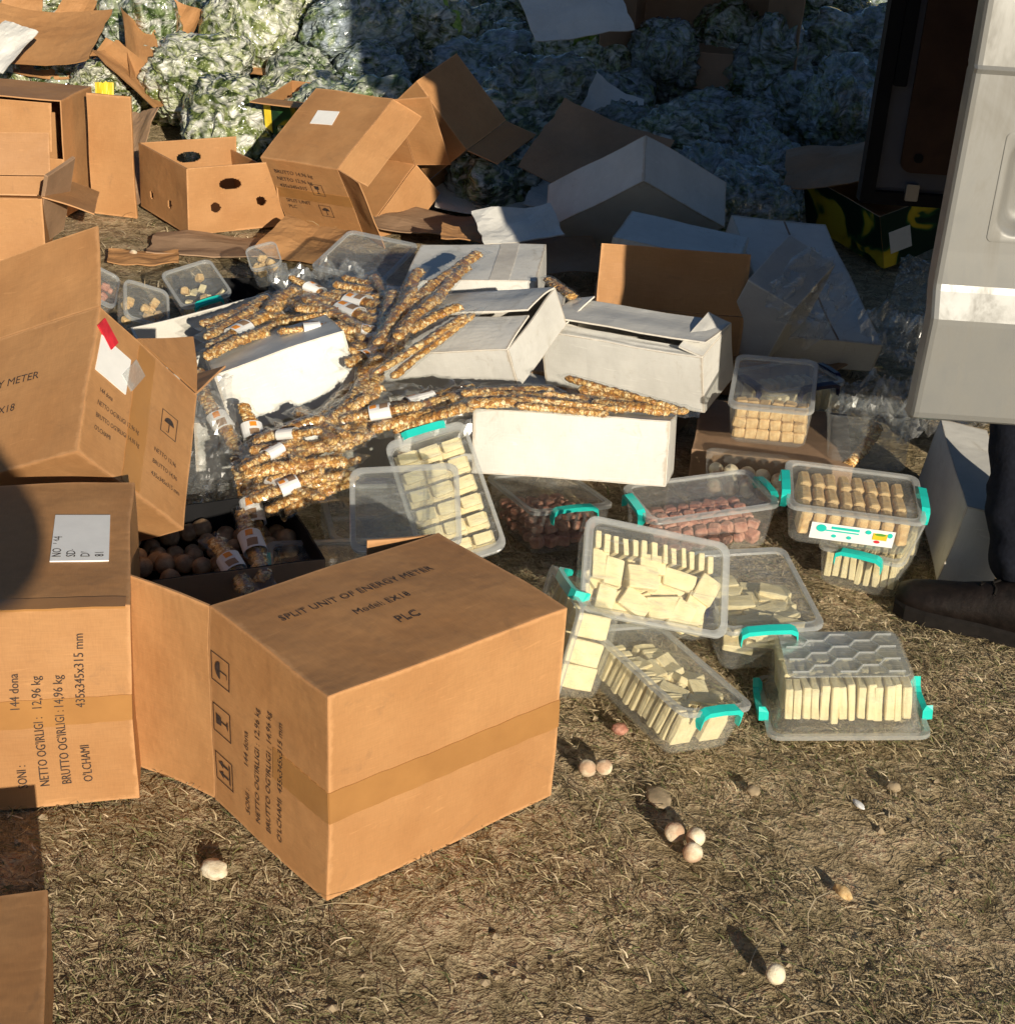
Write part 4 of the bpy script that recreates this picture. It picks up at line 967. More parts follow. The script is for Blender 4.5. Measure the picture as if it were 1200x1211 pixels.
scrap('brown triangle scrap between bags right of the standing flap', 330, 78, .38, .26, .16, (30, -8, -28), .12, 9)
scrap('small brown scrap at the top edge among lit bags', 285, 5, .5, .20, .2, (50, 0, 30), .1, 10)
scrap('thin brown flap at the very top left corner', 12, 5, .52, .3, .25, (50, 0, 5), .05, 12)
scrap('brown flap at top edge among the lit bags by the shadow edge', 98, 15, .5, .22, .16, (45, 10, -20), .15, 13)
scrap('grey-brown flap leaning at the left of the tray carton', 160, 165, .16, .16, .26, (50, -16, -35), .08, 14, cg)
scrap('brown folded piece on soil left of the tray carton', 150, 212, .07, .20, .26, (25, 8, -8), .10, 15, cg)
scrap('flat brown sheet lying on soil in front of the tray carton', 255, 290, .02, .42, .26, (0, 0, 6), .02, 16, cg)
scrap('bent brown sheet in front of the labelled carton', 360, 287, .05, .24, .24, (14, 5, -18), .10, 17)
scrap('brown sheet lying in front of the blue-white card', 562, 276, .14, .22, .14, (6, 0, 3), .05, 18)
scrap('pale card lying in shade left of the tipped white carton', 580, 224, .07, .46, .52, (4, 0, 8), .03, 19, wm)
scrap('pale grey board under the tipped white carton on its left side', 612, 265, .20, .26, .20, (16, -6, 14), .03, 20, wm)
scrap('brown board leaning in shade behind the tipped white carton', 705, 185, .30, .44, .34, (38, 12, -24), .05, 21, cg)
scrap('pale blue card peak in shade above the brown board', 715, 130, .36, .30, .30, (40, 28, 10), .18, 22, wm)
scrap('dark brown flap in shade at the right under the far van door', 985, 195, .30, .34, .24, (24, -14, -12), .05, 23, cg)
scrap('dark torn brown sheet over the bags in shade, right of the upright carton', 930, 70, .50, .50, .30, (30, 0, -8), .12, 24, cg)
scrap('dark brown sheet among shaded bags left of centre top', 640, 50, .42, .45, .25, (22, 0, 10), .06, 25, cg)
scrap('lit brown scrap at the top right beyond the van shadow', 945, 22, .46, .35, .25, (45, 10, 15), .15, 26)
scrap('lit white scrap at the top right beyond the van shadow', 985, 15, .46, .35, .2, (50, 0, -25), .2, 27, wm)
scrap('lit orange scrap next to the yellow carton at the top right', 1030, 28, .42, .3, .2, (45, 15, 10), .15, 28)
scrap('pale lid of a white carton lit at the top edge of the picture', 678, 6, .80, .40, .34, (34, -8, 16), .01, 29, wm)
scrap('small yellow and green printed strip on soil by the upright panel', 85, 222, .03, .28, .07, (20, 0, 4), .05, 30, (M['yellow'], M['lime']))
scrap('dark wooden looking strip on soil below the yellow strip', 82, 240, .02, .28, .05, (10, 0, -3), .02, 31, cg)
scrap('yellow and green printed strip standing beside the upright panel', 125, 145, .2, .07, .3, (78, 0, 10), .05, 32, (M['yellow'], M['lime']))
pb = aty(832, 60, 5.5)
scrap('flattened brown carton lying on soil behind the creased white carton', 500, 262, .05, .40, .26, (5, 0, -16), .03, 41, cg)
scrap('brown flattened carton between the tipped white carton and the white lid', 655, 300, .12, .34, .24, (12, 4, 20), .04, 42, cg)
scrap('pale flat carton under the brown board in shade', 690, 232, .10, .40, .30, (10, 0, -10), .03, 43, wm)
scrap('torn brown strip beside the wrapped carton in shade', 930, 430, .04, .30, .16, (6, 0, 30), .08, 44, cg)
scrap('brown scrap on soil left of the dark tray', 170, 305, .02, .22, .12, (4, 0, 12), .05, 45)
scrap('crumpled brown flap between sunlit bags behind the tray carton', 268, 112, .22, .17, .15, (40, 14, 30), .22, 46)
scrap('brown corner sticking out between lit bags above the labelled carton', 352, 55, .44, .22, .18, (46, -8, -14), .12, 47)
scrap('torn brown piece under the kraft sheet at the left', 70, 78, .36, .36, .16, (30, 0, 10), .12, 48)
bt = carton('brown_carton', 'dark brown carton standing open at the top, right of centre', 'carton', (pb.x, pb.y+.18, pb.z+.24), (4, 0, -10), (.60, .36, .48), cg, open_face='-y', flaps={'-x': (-28, .26), '+x': (-40, .24), '-z': (-62, .16)})
yc = carton('printed_carton', 'yellow printed carton in sunlight at the top right beside the van door', 'carton', (2.15, 8.2, .62), (0, 0, 10), (.7, .4, .4), (M['yellow'], M['card_in']))
fc = carton('fruit_carton', 'dark green and yellow printed fruit carton with white label under the far van door', 'carton', (1.455, 3.797, .158), (5.3, -19, 24.4), (.242, .483, .208), (M['fruit'], M['card_in']), open_face='+z', flaps={})
fl = quad('paper_label', fc, '-y', .30, .45, 0, .085, .085, M['paper'])
fg = carton('fruit_carton', 'green and yellow fruit carton behind the tray carton in the shadow edge', 'carton', (-.62, 4.38, .22), (8, 0, -18), (.38, .26, .22), (M['fruit'], M['card_in']), open_face='+z', flaps={'-y': (-80, .1)})
quad('yellow_band', fg, '-y', .06, .5, 0, .03, .2, M['yellow'])

# ------------------------------------------------------------------ van with both rear doors open
van = empty('van', TRS((1.86, 1.6, 0))); tag(van, 'dusty silver van at the right edge with both rear doors swung open', 'van')
def W2L(V): return [Vector(v)-Vector((1.86, 1.6, 0)) for v in V]
def profile_door(name, x0, x1, y, prof, mat, parent, th=.045, seg=12):
    V, Fc = [], []; n = len(prof)
    for k in (0, 1):
        for i in range(seg+1):
            for (z, dy) in prof: V.append((x0+(x1-x0)*i/seg, y+(dy if k == 0 else th), z))
    for i in range(seg):
        for j in range(n-1):
            a = i*n+j; Fc.append((a, a+n, a+n+1, a+1)); b = (seg+1)*n+a; Fc.append((b, b+1, b+n+1, b+n))
        a = i*n; b = (seg+1)*n+a; Fc.append((a, b, b+n, a+n)); a += n-1; b += n-1; Fc.append((a, a+n, b+n, b))
    for j in range(n-1):
        b = (seg+1)*n; Fc.append((j, j+1, b+j+1, b+j)); a = seg*n+j; b = (seg+1)*n+a; Fc.append((a, b, b+1, a+1))
    return mesh(name, W2L(V), Fc, mat, parent)
YD = .93; XF = .947
prof = [(.432, .012), (.438, .003), (.449, 0), (.54, -.006), (.622, -.012), (.632, -.0125), (.655, -.002), (.678, .0085), (.690, .0110), (.75, .0115), (1.055, .009), (1.063, .004), (1.069, .010), (1.20, .016), (1.62, .05), (2.12, .10)]
# near door with a real recess for the handle: built from strips around the recess
RX0, RX1, RZ0, RZ1 = XF+.079, XF+.50, .776, .958
def dy_at(z):
    for (z0, a), (z1, b) in zip(prof, prof[1:]):
        if z0 <= z <= z1: return a+(b-a)*(z-z0)/(z1-z0)
    return prof[-1][1]
zs = sorted(set([p[0] for p in prof]+[RZ0, RZ1]+list(np.linspace(RZ0, RZ1, 7)[1:-1])))
xs = sorted(set([XF, XF+.004, XF+.012, RX0, RX1, XF+.885]+list(np.linspace(RX0, RX1, 9)[1:-1])+[XF+.04, XF+.62]))
V, Fc = [], []; nz = len(zs)
for x in xs:
    for z in zs: V.append((x, YD+dy_at(z)+(.008 if x == XF else .002 if x == XF+.004 else 0), z))
def inrec(x, z):   # rounded rectangle test for cell centres is left to the recess mesh, cells inside are dropped
    return RX0 < x < RX1 and RZ0 < z < RZ1
for i in range(len(xs)-1):
    for j in range(nz-1):
        if inrec((xs[i]+xs[i+1])/2, (zs[j]+zs[j+1])/2): continue
        Fc.append((i*nz+j, (i+1)*nz+j, (i+1)*nz+j+1, i*nz+j+1))
nf = len(V)   # back skin and rim
bk_ = {}
for i, x in enumerate(xs):
    for j, z in enumerate(zs):
        if i in (0, len(xs)-1) or j in (0, nz-1): bk_[i, j] = len(V); V.append((x, YD+dy_at(z)+.05, z))
for j in range(nz-1):
    for i, flip in ((0, 0), (len(xs)-1, 1)):
        q = (i*nz+j, i*nz+j+1, bk_[i, j+1], bk_[i, j]); Fc.append(q if not flip else q[::-1])
    Fc.append((bk_[0, j], bk_[0, j+1], bk_[len(xs)-1, j+1], bk_[len(xs)-1, j]))
for i in range(len(xs)-1):
    Fc.append((i*nz, bk_[i, 0], bk_[i+1, 0], (i+1)*nz)); Fc.append((i*nz+nz-1, (i+1)*nz+nz-1, bk_[i+1, nz-1], bk_[i, nz-1]))
door = mesh('rear_door', W2L(V), Fc, M['silver'], van); door['label'] = 'dusty silver rear door with a pressed recess'
# recess: rounded loops stepping inwards
def rloop(ins, dep, rad):
    w, h_ = RX1-RX0-2*ins, RZ1-RZ0-2*ins; cx, cz = (RX0+RX1)/2, (RZ0+RZ1)/2
    return [Vector((cx+p.x, YD+dy_at(cz+max(-h_/2, min(h_/2, p.y)))+dep, cz+p.y)) for p in rr(w, h_, rad, 0, 6)]
L0 = rloop(-.006, .0035, .004); L = [rloop(-.004, -.0016, .010), rloop(.004, -.0022, .034), rloop(.010, .000, .032), rloop(.024, .030, .026), rloop(.034, .038, .022)]
V, Fc = loft(L, cap0=False, cap1=True); mesh('recess', W2L(V), Fc, M['silver'], door, True)
mesh('latch_handle', W2L([(RX0+.075+a, YD+.025+b, .855+c) for a in (0, .10) for b in (0, .03) for c in (0, .035)]), [(0, 1, 3, 2), (4, 6, 7, 5), (0, 4, 5, 1), (2, 3, 7, 6), (0, 2, 6, 4), (1, 5, 7, 3)], M['black'], door)
# far door seen from inside
YF = 2.45; XG = 1.135
fd = profile_door('rear_door', XG, XG+.74, YF, [(.52, .004), (.53, 0), (1.1, 0), (1.6, -.03), (2.12, -.09)], M['van_grey'], van); fd['label'] = 'far rear door seen from its grey inner side'
def slab(name, x0, x1, z0, z1, y, th, rad, mat, parent):
    cx, cz = (x0+x1)/2, (z0+z1)/2; P0 = [Vector((cx+p.x, y, cz+p.y)) for p in rr(x1-x0, z1-z0, rad, 0, 5)]; P1 = [p+Vector((0, th, 0)) for p in P0]
    V, Fc = loft([P1, P0]); return mesh(name, W2L(V), Fc, mat, parent)
slab('trim_panel', XG+.075, XG+.70, .575, 1.55, YF-.012, .010, .03, M['hardboard'], fd)
slab('rubber_seal', XG-.020, XG+.018, .50, 1.95, YF-.016, .05, .008, M['black'], fd); slab('rubber_seal', XG-.02, XG+.72, .485, .518, YF-.014, .05, .008, M['black'], fd)
slab('seal_block', XG+.02, XG+.055, .80, 1.25, YF-.02, .02, .006, M['black'], fd)
for xx, zz in ((XG+.12, .615), (XG+.40, .615)): slab('trim_screw', xx-.012, xx+.012, zz-.012, zz+.012, YF-.016, .006, .010, M['black'], fd)
slab('door_hinge', XG+.10, XG+.135, .50, .545, YF-.02, .02, .004, M['rim'], fd)
# body: closed shell with an open rear
bx0, bx1, by0, by1, bz0, bz1 = 1.84, 5.9, .945, 2.43, .45, 2.15
def sheet_box(name, a, b, mat, parent=van, bev=.02):
    bm = bmesh.new(); bmesh.ops.create_cube(bm, size=1)
    s = Vector(b)-Vector(a); c = (Vector(a)+Vector(b))/2-Vector((1.86, 1.6, 0))
    for v in bm.verts: v.co = Vector((v.co.x*s.x, v.co.y*s.y, v.co.z*s.z))+c
    bmesh.ops.bevel(bm, geom=bm.edges[:], offset=min(bev, min(s)*.4), segments=2, affect='EDGES')
    me = bpy.data.meshes.new(name); bm.to_mesh(me); bm.free(); me.materials.append(mat); return link(bpy.data.objects.new(name, me), parent)
sheet_box('side_wall', (bx0, by0, bz0), (bx1, by0+.05, bz1-.03), M['silver']); sheet_box('side_wall', (bx0, by1-.05, bz0), (bx1, by1, bz1-.03), M['silver'])
sheet_box('roof', (bx0, by0, bz1-.06), (bx1-.4, by1, bz1), M['silver'], bev=.03); sheet_box('load_floor', (bx0, by0+.052, bz0), (bx1, by1-.052, bz0+.06), M['van_grey'])
sheet_box('cab_bulkhead', (bx1-1.5, by0+.052, bz0+.062), (bx1-1.46, by1-.052, bz1-.062), M['van_grey']); sheet_box('bonnet', (bx1, by0+.05, bz0), (bx1+.9, by1-.05, 1.15), M['silver'], bev=.12)
sheet_box('windscreen', (bx1-.45, by0+.08, 1.16), (bx1+.05, by1-.08, 2.0), M['glass'], bev=.15); sheet_box('rear_bumper', (bx0-.08, by0, .36), (bx0+.05, by1, .449), M['black'], bev=.03)
for yy in (by0-.004, by1-.09): sheet_box('tail_lamp', (bx0-.012, yy, .95), (bx0+.06, yy+.094, 1.35), M['lamp_red'])
def wheel(x, y):
    def ring(rs, mat, name, par, w):
        V, Fc = [], []; n = 28
        for (r, yy) in rs:
            for k in range(n): a = 2*math.pi*k/n; V.append(Vector((x+r*math.cos(a), y+yy, .31+r*math.sin(a)))-Vector((1.86, 1.6, 0)))
        for i in range(len(rs)-1):
            for k in range(n): Fc.append((i*n+k, i*n+(k+1) % n, (i+1)*n+(k+1) % n, (i+1)*n+k))
        return mesh(name, V, Fc, mat, par, True)
    w_ = ring([(.2, -.10), (.29, -.10), (.315, -.07), (.315, .07), (.29, .10), (.2, .10), (.2, -.10)], M['black'], 'wheel', van, .2)
    ring([(.02, -.07), (.06, -.085), (.15, -.06), (.2, -.095), (.2, .09), (.1, .05), (.02, .05)], M['rim'], 'rim', w_, .2)
for x in (2.9, 6.1):
    for y in (by0+.06, by1-.06): wheel(x, y)

# ------------------------------------------------------------------ people
def skin_mesh(name, joints, bones, mat, parent=None, sub=2):
    idx = {k: i for i, k in enumerate(joints)}
    me = bpy.data.meshes.new(name); me.from_pydata([joints[k][0] for k in joints], [(idx[a], idx[b]) for a, b in bones], [])
    o = bpy.data.objects.new(name, me); link(o, parent); me.materials.append(mat)
    md = o.modifiers.new('skin', 'SKIN'); md.use_smooth_shade = True
    for i, k in enumerate(joints):
        r = joints[k][1]; me.skin_vertices[0].data[i].radius = r if isinstance(r, tuple) else (r, r); me.skin_vertices[0].data[i].use_root = (i == 0)
    o.modifiers.new('sub', 'SUBSURF').levels = sub; o.modifiers['sub'].render_levels = sub
    dg = bpy.context.evaluated_depsgraph_get(); ev = o.evaluated_get(dg); m2 = bpy.data.meshes.new_from_object(ev)
    o.modifiers.clear(); o.data = m2; m2.materials.clear(); m2.materials.append(mat)
    m2.polygons.foreach_set('use_smooth', [True]*len(m2.polygons)); return o
def shoe(heel, toe, parent, base=(0, 0, 0), ln=.30):
    heel, toe = Vector(heel), Vector(toe); d = (toe-heel).normalized(); s = Vector((-d.y, d.x, 0)); base = Vector(base)
    secs = [(0, .032, .062), (.03, .040, .085), (.08, .041, .092), (.13, .040, .080), (.18, .046, .062), (.23, .050, .050), (.27, .044, .042), (.295, .026, .030)]
    up, so_ = [], []
    for (x, w, hh_) in secs:
        c = heel+d*x*(ln/.30)
        up.append([c+s*(w*math.cos(a)) + Vector((0, 0, .026+(hh_*(math.sin(a)**.8 if math.sin(a) > 0 else 0)))) for a in np.linspace(0, math.pi, 11)])
        so_.append([c+s*(w*1.10*q)+Vector((0, 0, z)) for q, z in ((-1, 0.002), (-1.02, .026), (-.9, .032), (.9, .032), (1.02, .026), (1, .002))])
    V, Fc = loft([[p-base for p in l] for l in up]); mesh('shoe', V, Fc, M['leather'], parent, True)
    V, Fc = loft([[p-base for p in l] for l in so_]); mesh('shoe_sole', V, Fc, M['sole'], parent)
    lac = []
def head(parent, c, face_dir, hair=True):
    c = Vector(c); f = Vector(face_dir).normalized(); s = Vector((-f.y, f.x, 0)).normalized()*-1; u = s.cross(f) if s.cross(f).z > 0 else f.cross(s)
    def ell(name, off, rad, mat, sub=3, fn=None):
        bm = bmesh.new(); bmesh.ops.create_icosphere(bm, subdivisions=sub, radius=1)
        for v in bm.verts:
            q = v.co.copy()
            if fn: q = fn(q)
            v.co = c+s*(off[0]+q.x*rad[0])+f*(off[1]+q.y*rad[1])+u*(off[2]+q.z*rad[2])
        me = bpy.data.meshes.new(name); bm.to_mesh(me); bm.free(); me.materials.append(mat); me.polygons.foreach_set('use_smooth', [True]*len(me.polygons)); return link(bpy.data.objects.new(name, me), parent)
    def skull(q):
        if q.z < 0: q.x *= 1+.28*q.z; q.y *= 1+.10*q.z
        if q.y > 0 and abs(q.x) < .28 and -.35 < q.z < .15: q.y += .16*(1-abs(q.x)/.28)*(1-abs(q.z+.1)/.25 if abs(q.z+.1) < .25 else 0)
        return q
    ell('head', (0, 0, 0), (.076, .096, .115), M['skin'], 4, skull)
    if hair: ell('hair', (0, -.014, .022), (.082, .098, .105), M['hair'], 3, lambda q: Vector((q.x, q.y, max(q.z, -.25 if q.y < .1 else .35))))
    for sx in (-1, 1):
        ell('ear', (sx*.078, -.005, -.005), (.010, .020, .030), M['skin'], 2); ell('eye', (sx*.031, .083, .012), (.013, .010, .009), M['paper'], 2); ell('pupil', (sx*.031, .090, .012), (.006, .005, .006), M['black'], 2)
    ell('mouth', (0, .082, -.056), (.024, .010, .005), M['redsweet'], 2)
def hand(parent, wrist, dirv, palm_n, curl=.5, thumb_side=1):
    w = Vector(wrist); d = Vector(dirv).normalized(); n = Vector(palm_n).normalized(); s = d.cross(n).normalized()*thumb_side
    J = {'w': (w, .024), 'p': (w+d*.055, (.038, .016))}; B = [('w', 'p')]
    skin_mesh('palm', J, B, M['skin'], parent, 2)
    for k, (off, ln) in enumerate(((.030, .070), (.010, .080), (-.010, .074), (-.028, .058))):
        a = w+d*.075+s*off; c = R(50*curl); p1 = a+(d*math.cos(c)+n*math.sin(c))*ln*.45; p2 = p1+(d*math.cos(2.2*c)+n*math.sin(2.2*c))*ln*.32; p3 = p2+(d*math.cos(3*c)+n*math.sin(3*c))*ln*.24
        skin_mesh('finger', {'a': (a-d*.02, .010), 'b': (a, .0095), 'c': (p1, .009), 'd': (p2, .008), 'e': (p3, .007)}, [('a', 'b'), ('b', 'c'), ('c', 'd'), ('d', 'e')], M['skin'], parent, 1)
    a = w+d*.025+s*.028; skin_mesh('thumb', {'a': (a, .011), 'b': (a+s*.028+d*.028, .010), 'c': (a+s*.036+d*.052+n*.010, .009)}, [('a', 'b'), ('b', 'c')], M['skin'], parent, 1)
# the person behind the near door: one trouser leg and shoe in view
HX, HY = 1.235, .93
KL = aty(1216, 476, 1.15)
pp = empty('person', TRS((HX, HY, 0))); tag(pp, 'person in dark trousers and dark leather shoe standing behind the silver van door', 'person')
def loc(d): return {k: (tuple(Vector(v[0])-Vector((HX, HY, 0))), v[1]) for k, v in d.items()}
skin_mesh('trousers', loc({'pel': ((1.36, 1.34, .95), (.15, .115)), 'hl': ((1.28, 1.32, .88), .098), 'kl': (tuple(KL), .078), 'al': ((1.238, .945, .07), .076), 'hr': ((1.45, 1.36, .88), .10), 'kr': ((1.50, 1.36, .50), .080), 'ar': ((1.52, 1.40, .075), .070), 'wst': ((1.36, 1.34, 1.06), (.15, .115))}),
          [('pel', 'hl'), ('hl', 'kl'), ('kl', 'al'), ('pel', 'hr'), ('hr', 'kr'), ('kr', 'ar'), ('pel', 'wst')], M['denim'], pp)
skin_mesh('jacket', loc({'w': ((1.36, 1.34, 1.0), (.165, .125)), 'c': ((1.37, 1.35, 1.28), (.185, .13)), 's': ((1.37, 1.35, 1.45), (.13, .10)), 'n': ((1.37, 1.35, 1.52), .06), 'sl': ((1.22, 1.29, 1.43), .068), 'el': ((.98, 1.22, 1.36), .055), 'hl': ((.74, 1.18, 1.46), .040), 'sr': ((1.53, 1.40, 1.43), .068), 'er': ((1.60, 1.50, 1.17), .052), 'hr': ((1.62, 1.70, 1.08), .040)}),
          [('w', 'c'), ('c', 's'), ('s', 'n'), ('s', 'sl'), ('sl', 'el'), ('el', 'hl'), ('s', 'sr'), ('sr', 'er'), ('er', 'hr')], M['jacket'], pp)
skin_mesh('neck', loc({'a': ((1.37, 1.35, 1.46), .055), 'b': ((1.37, 1.36, 1.60), .052)}), [('a', 'b')], M['skin'], pp, 1)
head(pp, Vector((1.37, 1.375, 1.68))-Vector((HX, HY, 0)), (-.2, 1, -.1))
hand(pp, Vector((.74, 1.18, 1.46))-Vector((HX, HY, 0)), (-.9, .0, .35), (0, -.9, -.2)); hand(pp, Vector((1.62, 1.70, 1.08))-Vector((HX, HY, 0)), (.0, .9, -.4), (0, -.4, -.9), thumb_side=-1)
shoe((1.285, .885, 0), (1.03, 1.00, 0), pp, (HX, HY, 0), .31); shoe((1.52, 1.34, 0), (1.48, 1.64, 0), pp, (HX, HY, 0), .30)
for o in pp.children:
    if o.name.startswith('trousers'):
        bm = bmesh.new(); bm.from_mesh(o.data); bmesh.ops.subdivide_edges(bm, edges=bm.edges[:], cuts=2, use_grid_fill=True, smooth=.6); bm.normal_update()
        for v in bm.verts:
            q = Vector((v.co.x*7, v.co.y*7, v.co.z*16)); v.co += v.normal*(.013*(abs(noise.noise(q))-.2)+.006*noise.noise(q*2.3)+(.012 if v.co.z < .075 else 0))
        bm.to_mesh(o.data); bm.free(); o.data.polygons.foreach_set('use_smooth', [True]*len(o.data.polygons))
hl_, tl_ = Vector((1.285, .885, 0)), Vector((1.03, 1.00, 0)); dl_ = (tl_-hl_).normalized(); sl2 = Vector((-dl_.y, dl_.x, 0))
for k_ in range(4):
    V = []; Fc = []; x_ = .125+k_*.022; h_ = .026+.085-k_*.011
    for i_ in range(7):
        a_ = -1+2*i_/6; c_ = hl_+dl_*(x_+.006*math.sin(i_*2))+sl2*a_*.028+Vector((0, 0, h_-.018*a_*a_))-Vector((HX, HY, 0))
        for b_ in range(4): V.append(c_+dl_*.003*math.cos(b_*1.57)+Vector((0, 0, .003*math.sin(b_*1.57))))
    for i_ in range(6):
        for b_ in range(4): Fc.append((i_*4+b_, i_*4+(b_+1) % 4, i_*4+4+(b_+1) % 4, i_*4+4+b_))
    mesh('shoelace', V, Fc, M['sole'], pp, True)
# the photographer behind the camera, whose shadow falls on the left cartons
QX, QY = .03, -2.14
ph = empty('person', TRS((QX, QY, 0))); tag(ph, 'person in dark jacket holding up a phone, shadow falling on the left cartons', 'person')
skin_mesh('trousers', {'pel': ((0, 0, .92), (.135, .11)), 'hl': ((-.09, 0, .85), .09), 'kl': ((-.10, .02, .48), .068), 'al': ((-.11, -.02, .07), .06), 'hr': ((.08, 0, .85), .09), 'kr': ((.09, .02, .48), .068), 'ar': ((.10, -.02, .07), .06), 'w': ((0, 0, 1.03), (.15, .11))},
          [('pel', 'hl'), ('hl', 'kl'), ('kl', 'al'), ('pel', 'hr'), ('hr', 'kr'), ('kr', 'ar'), ('pel', 'w')], M['denim'], ph)
skin_mesh('jacket', {'w': ((0, 0, .90), (.155, .12)), 'c': ((0, 0, 1.20), (.18, .135)), 's': ((0, 0, 1.37), (.13, .10)), 'n': ((0, 0, 1.44), .06), 'sl': ((-.17, .01, 1.36), .066), 'el': ((-.27, .14, 1.14), .055), 'hl': ((-.05, .31, 1.34), .038), 'sr': ((.18, .01, 1.36), .085), 'er': ((.335, .10, 1.09), .085), 'hr': ((.09, .31, 1.34), .038)},
          [('w', 'c'), ('c', 's'), ('s', 'n'), ('s', 'sl'), ('sl', 'el'), ('el', 'hl'), ('s', 'sr'), ('sr', 'er'), ('er', 'hr')], M['jacket'], ph)
skin_mesh('neck', {'a': ((0, .0, 1.38), .055), 'b': ((0, .01, 1.50), .052)}, [('a', 'b')], M['skin'], ph, 1)
head(ph, (0, .03, 1.59), (0, 1, -.35))
hand(ph, (-.05, .31, 1.34), (.3, .35, .8), (.8, .3, -.3), .7); hand(ph, (.09, .31, 1.34), (-.3, .35, .8), (-.8, .3, -.3), .7, -1)
shoe((-.13, -.07, 0), (-.16, .22, 0), ph); shoe((.10, -.07, 0), (.13, .22, 0), ph)
pc = empty('phone', TRS((.05, -1.76, 1.426), (-25, 0, 0))); tag(pc, 'dark phone held in both hands by the person taking the picture', 'phone')
mesh('phone_case', [(x*.037, y*.005, z*.077) for x in (-1, 1) for y in (-1, 1) for z in (-1, 1)], [(0, 1, 3, 2), (4, 6, 7, 5), (0, 4, 5, 1), (2, 3, 7, 6), (0, 2, 6, 4), (1, 5, 7, 3)], M['black'], pc)

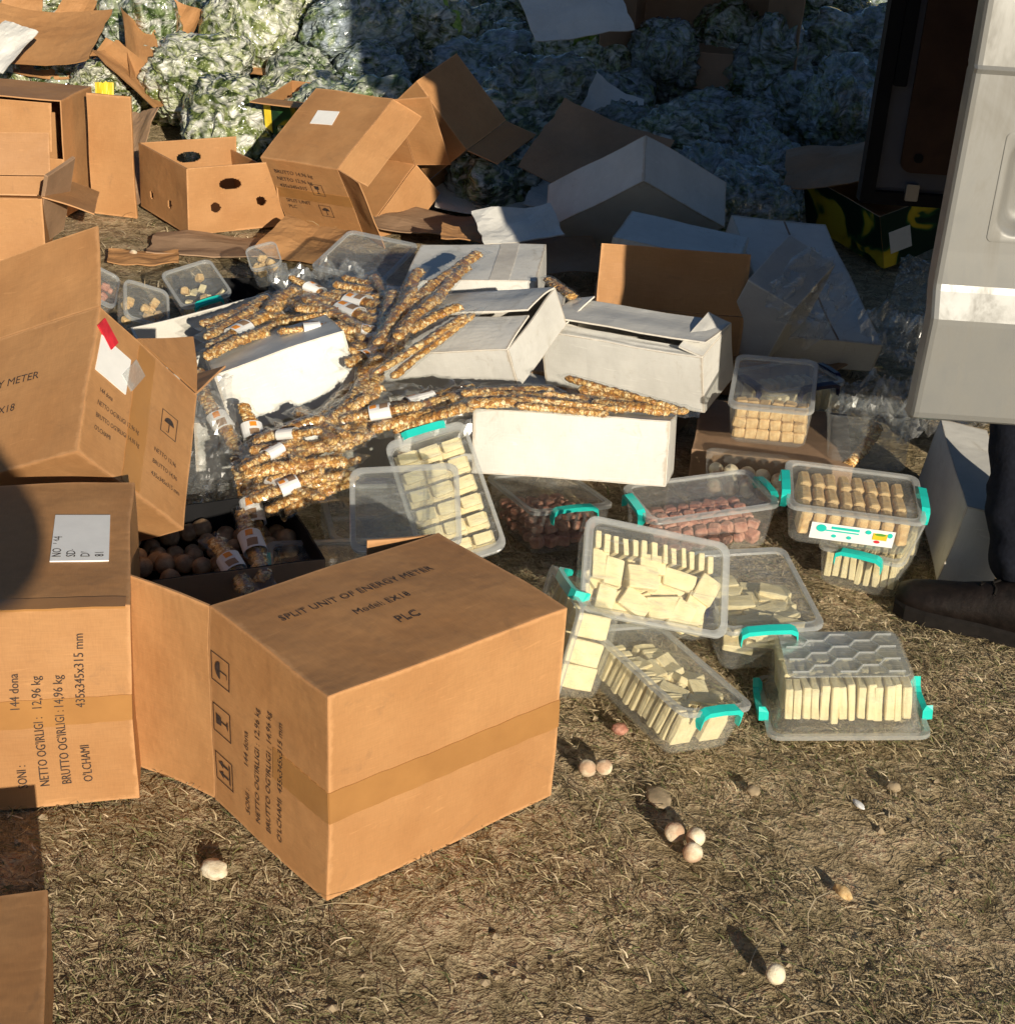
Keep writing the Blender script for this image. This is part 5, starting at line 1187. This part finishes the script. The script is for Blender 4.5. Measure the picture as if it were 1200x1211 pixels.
# ------------------------------------------------------------------ dry grass
def blades(name, label, n, region, seed, lmin, lmax, wmin, wmax, lift, cols, wts):
    rg = np.random.default_rng(seed)
    x = rg.uniform(region[0], region[1], n); y = region[2]+(region[3]-region[2])*rg.random(n)**1.35
    keep = np.array([noise.noise(Vector((a*2.3+3, b*2.3, 7)))+.7*noise.noise(Vector((a*7, b*7, 2))) > rg.uniform(-.50, .50) for a, b in zip(x, y)])
    x, y = x[keep], y[keep]; n = len(x)
    z = np.array([ground_z(a, b) for a, b in zip(x, y)])
    az = rg.uniform(0, 2*np.pi, n); ln = rg.uniform(lmin, lmax, n)*(.6+.8*rg.random(n)); w = rg.uniform(wmin, wmax, n); el = np.abs(rg.normal(0, lift, n)); cv = rg.normal(0, .5, n)
    V = np.zeros((n, 8, 3)); S = 4
    px_, py_, pz_ = x.copy(), y.copy(), z+rg.uniform(.0, .008, n); a = az.copy(); e = el+.12
    for s in range(S):
        wid = w*(1, .95, .7, .15)[s]
        V[:, 2*s, 0] = px_-np.sin(a)*wid; V[:, 2*s, 1] = py_+np.cos(a)*wid; V[:, 2*s, 2] = pz_
        V[:, 2*s+1, 0] = px_+np.sin(a)*wid; V[:, 2*s+1, 1] = py_-np.cos(a)*wid; V[:, 2*s+1, 2] = pz_+wid*.6
        px_ = px_+np.cos(a)*np.cos(e)*ln/3; py_ = py_+np.sin(a)*np.cos(e)*ln/3; pz_ = np.maximum(pz_+np.sin(e)*ln/3, z+.002); a = a+cv*.5; e = e-.16-.35*el
    base = (np.arange(n)*8)[:, None]
    F_ = np.concatenate([base+np.array([[0, 1, 3, 2]]), base+np.array([[2, 3, 5, 4]]), base+np.array([[4, 5, 7, 6]])], 1).reshape(-1, 4)
    me = bpy.data.meshes.new(name); me.vertices.add(n*8); me.vertices.foreach_set('co', V.ravel())
    nf_ = len(F_); me.loops.add(nf_*4); me.loops.foreach_set('vertex_index', F_.ravel().astype(np.int32)); me.polygons.add(nf_)
    me.polygons.foreach_set('loop_start', np.arange(0, nf_*4, 4, dtype=np.int32))
    cols = np.array(cols); pick = rg.choice(len(cols), n, p=np.array(wts)/sum(wts)); c = cols[pick]*rg.uniform(.7, 1.25, (n, 1))
    C4 = np.ones((n, 8, 4)); C4[:, :, :3] = c[:, None, :]
    at_ = me.color_attributes.new('blade_col', 'FLOAT_COLOR', 'POINT'); at_.data.foreach_set('color', C4.ravel().astype(np.float32))
    me.materials.append(M['blade']); me.update(); me.validate()
    o = bpy.data.objects.new(name, me); link(o); tag(o, label, 'grass', kind='stuff'); return o
STR = [(.53, .43, .26), (.41, .33, .19), (.29, .22, .125), (.15, .10, .06), (.20, .20, .08), (.10, .11, .045), (.66, .54, .36)]
blades('dry_grass', 'short trampled dry grass covering the ground', 120000, (-.9, 1.75, -.45, 1.5), 3, .009, .028, .0005, .0011, .32, STR, (5, 6, 5, 3, 4, 3, 2))
blades('straw_litter', 'long dry straw stems scattered over the ground', 420, (-.9, 1.75, -.45, 1.4), 5, .05, .13, .0006, .0012, .10, STR, (5, 4, 3, 1, .4, .2, 4))
blades('far_grass', 'sparse dry grass on the bare soil at the back', 14000, (-1.9, 1.7, 1.3, 4.5), 8, .02, .06, .001, .002, .35, STR, (4, 5, 4, 2, 2, 1, 2))

# small clods of soil between the grass
V, Fc = [], []; rg = random.Random(4)
for k in range(1500):
    x, y = rg.uniform(-.9, 1.7), -.45+2.0*rg.random()**1.3
    if noise.noise(Vector((x*2.3+3, y*2.3, 7))) > rg.uniform(-.3, .3): continue
    r = .002+.006*rg.random()**3; z = ground_z(x, y)+r*.3; b0 = len(V)
    for (a, b, c) in ((1, 0, 0), (-1, 0, 0), (0, 1, 0), (0, -1, 0), (0, 0, 1), (0, 0, -1), (.7, .7, .3), (-.7, .6, .4), (.6, -.7, .4), (-.6, -.7, .3)):
        V.append((x+a*r*rg.uniform(.7, 1.4), y+b*r*rg.uniform(.7, 1.4), z+c*r*rg.uniform(.6, 1.0)))
    for f in ((4, 0, 6), (4, 6, 2), (4, 2, 7), (4, 7, 1), (4, 1, 9), (4, 9, 3), (4, 3, 8), (4, 8, 0), (5, 6, 0), (5, 2, 6), (5, 7, 2), (5, 1, 7), (5, 9, 1), (5, 3, 9), (5, 8, 3), (5, 0, 8)): Fc.append(tuple(b0+i for i in f))
tag(mesh('soil_crumbs', V, Fc, M['stone']), 'small pale soil crumbs scattered between the dry grass', 'soil', kind='stuff')
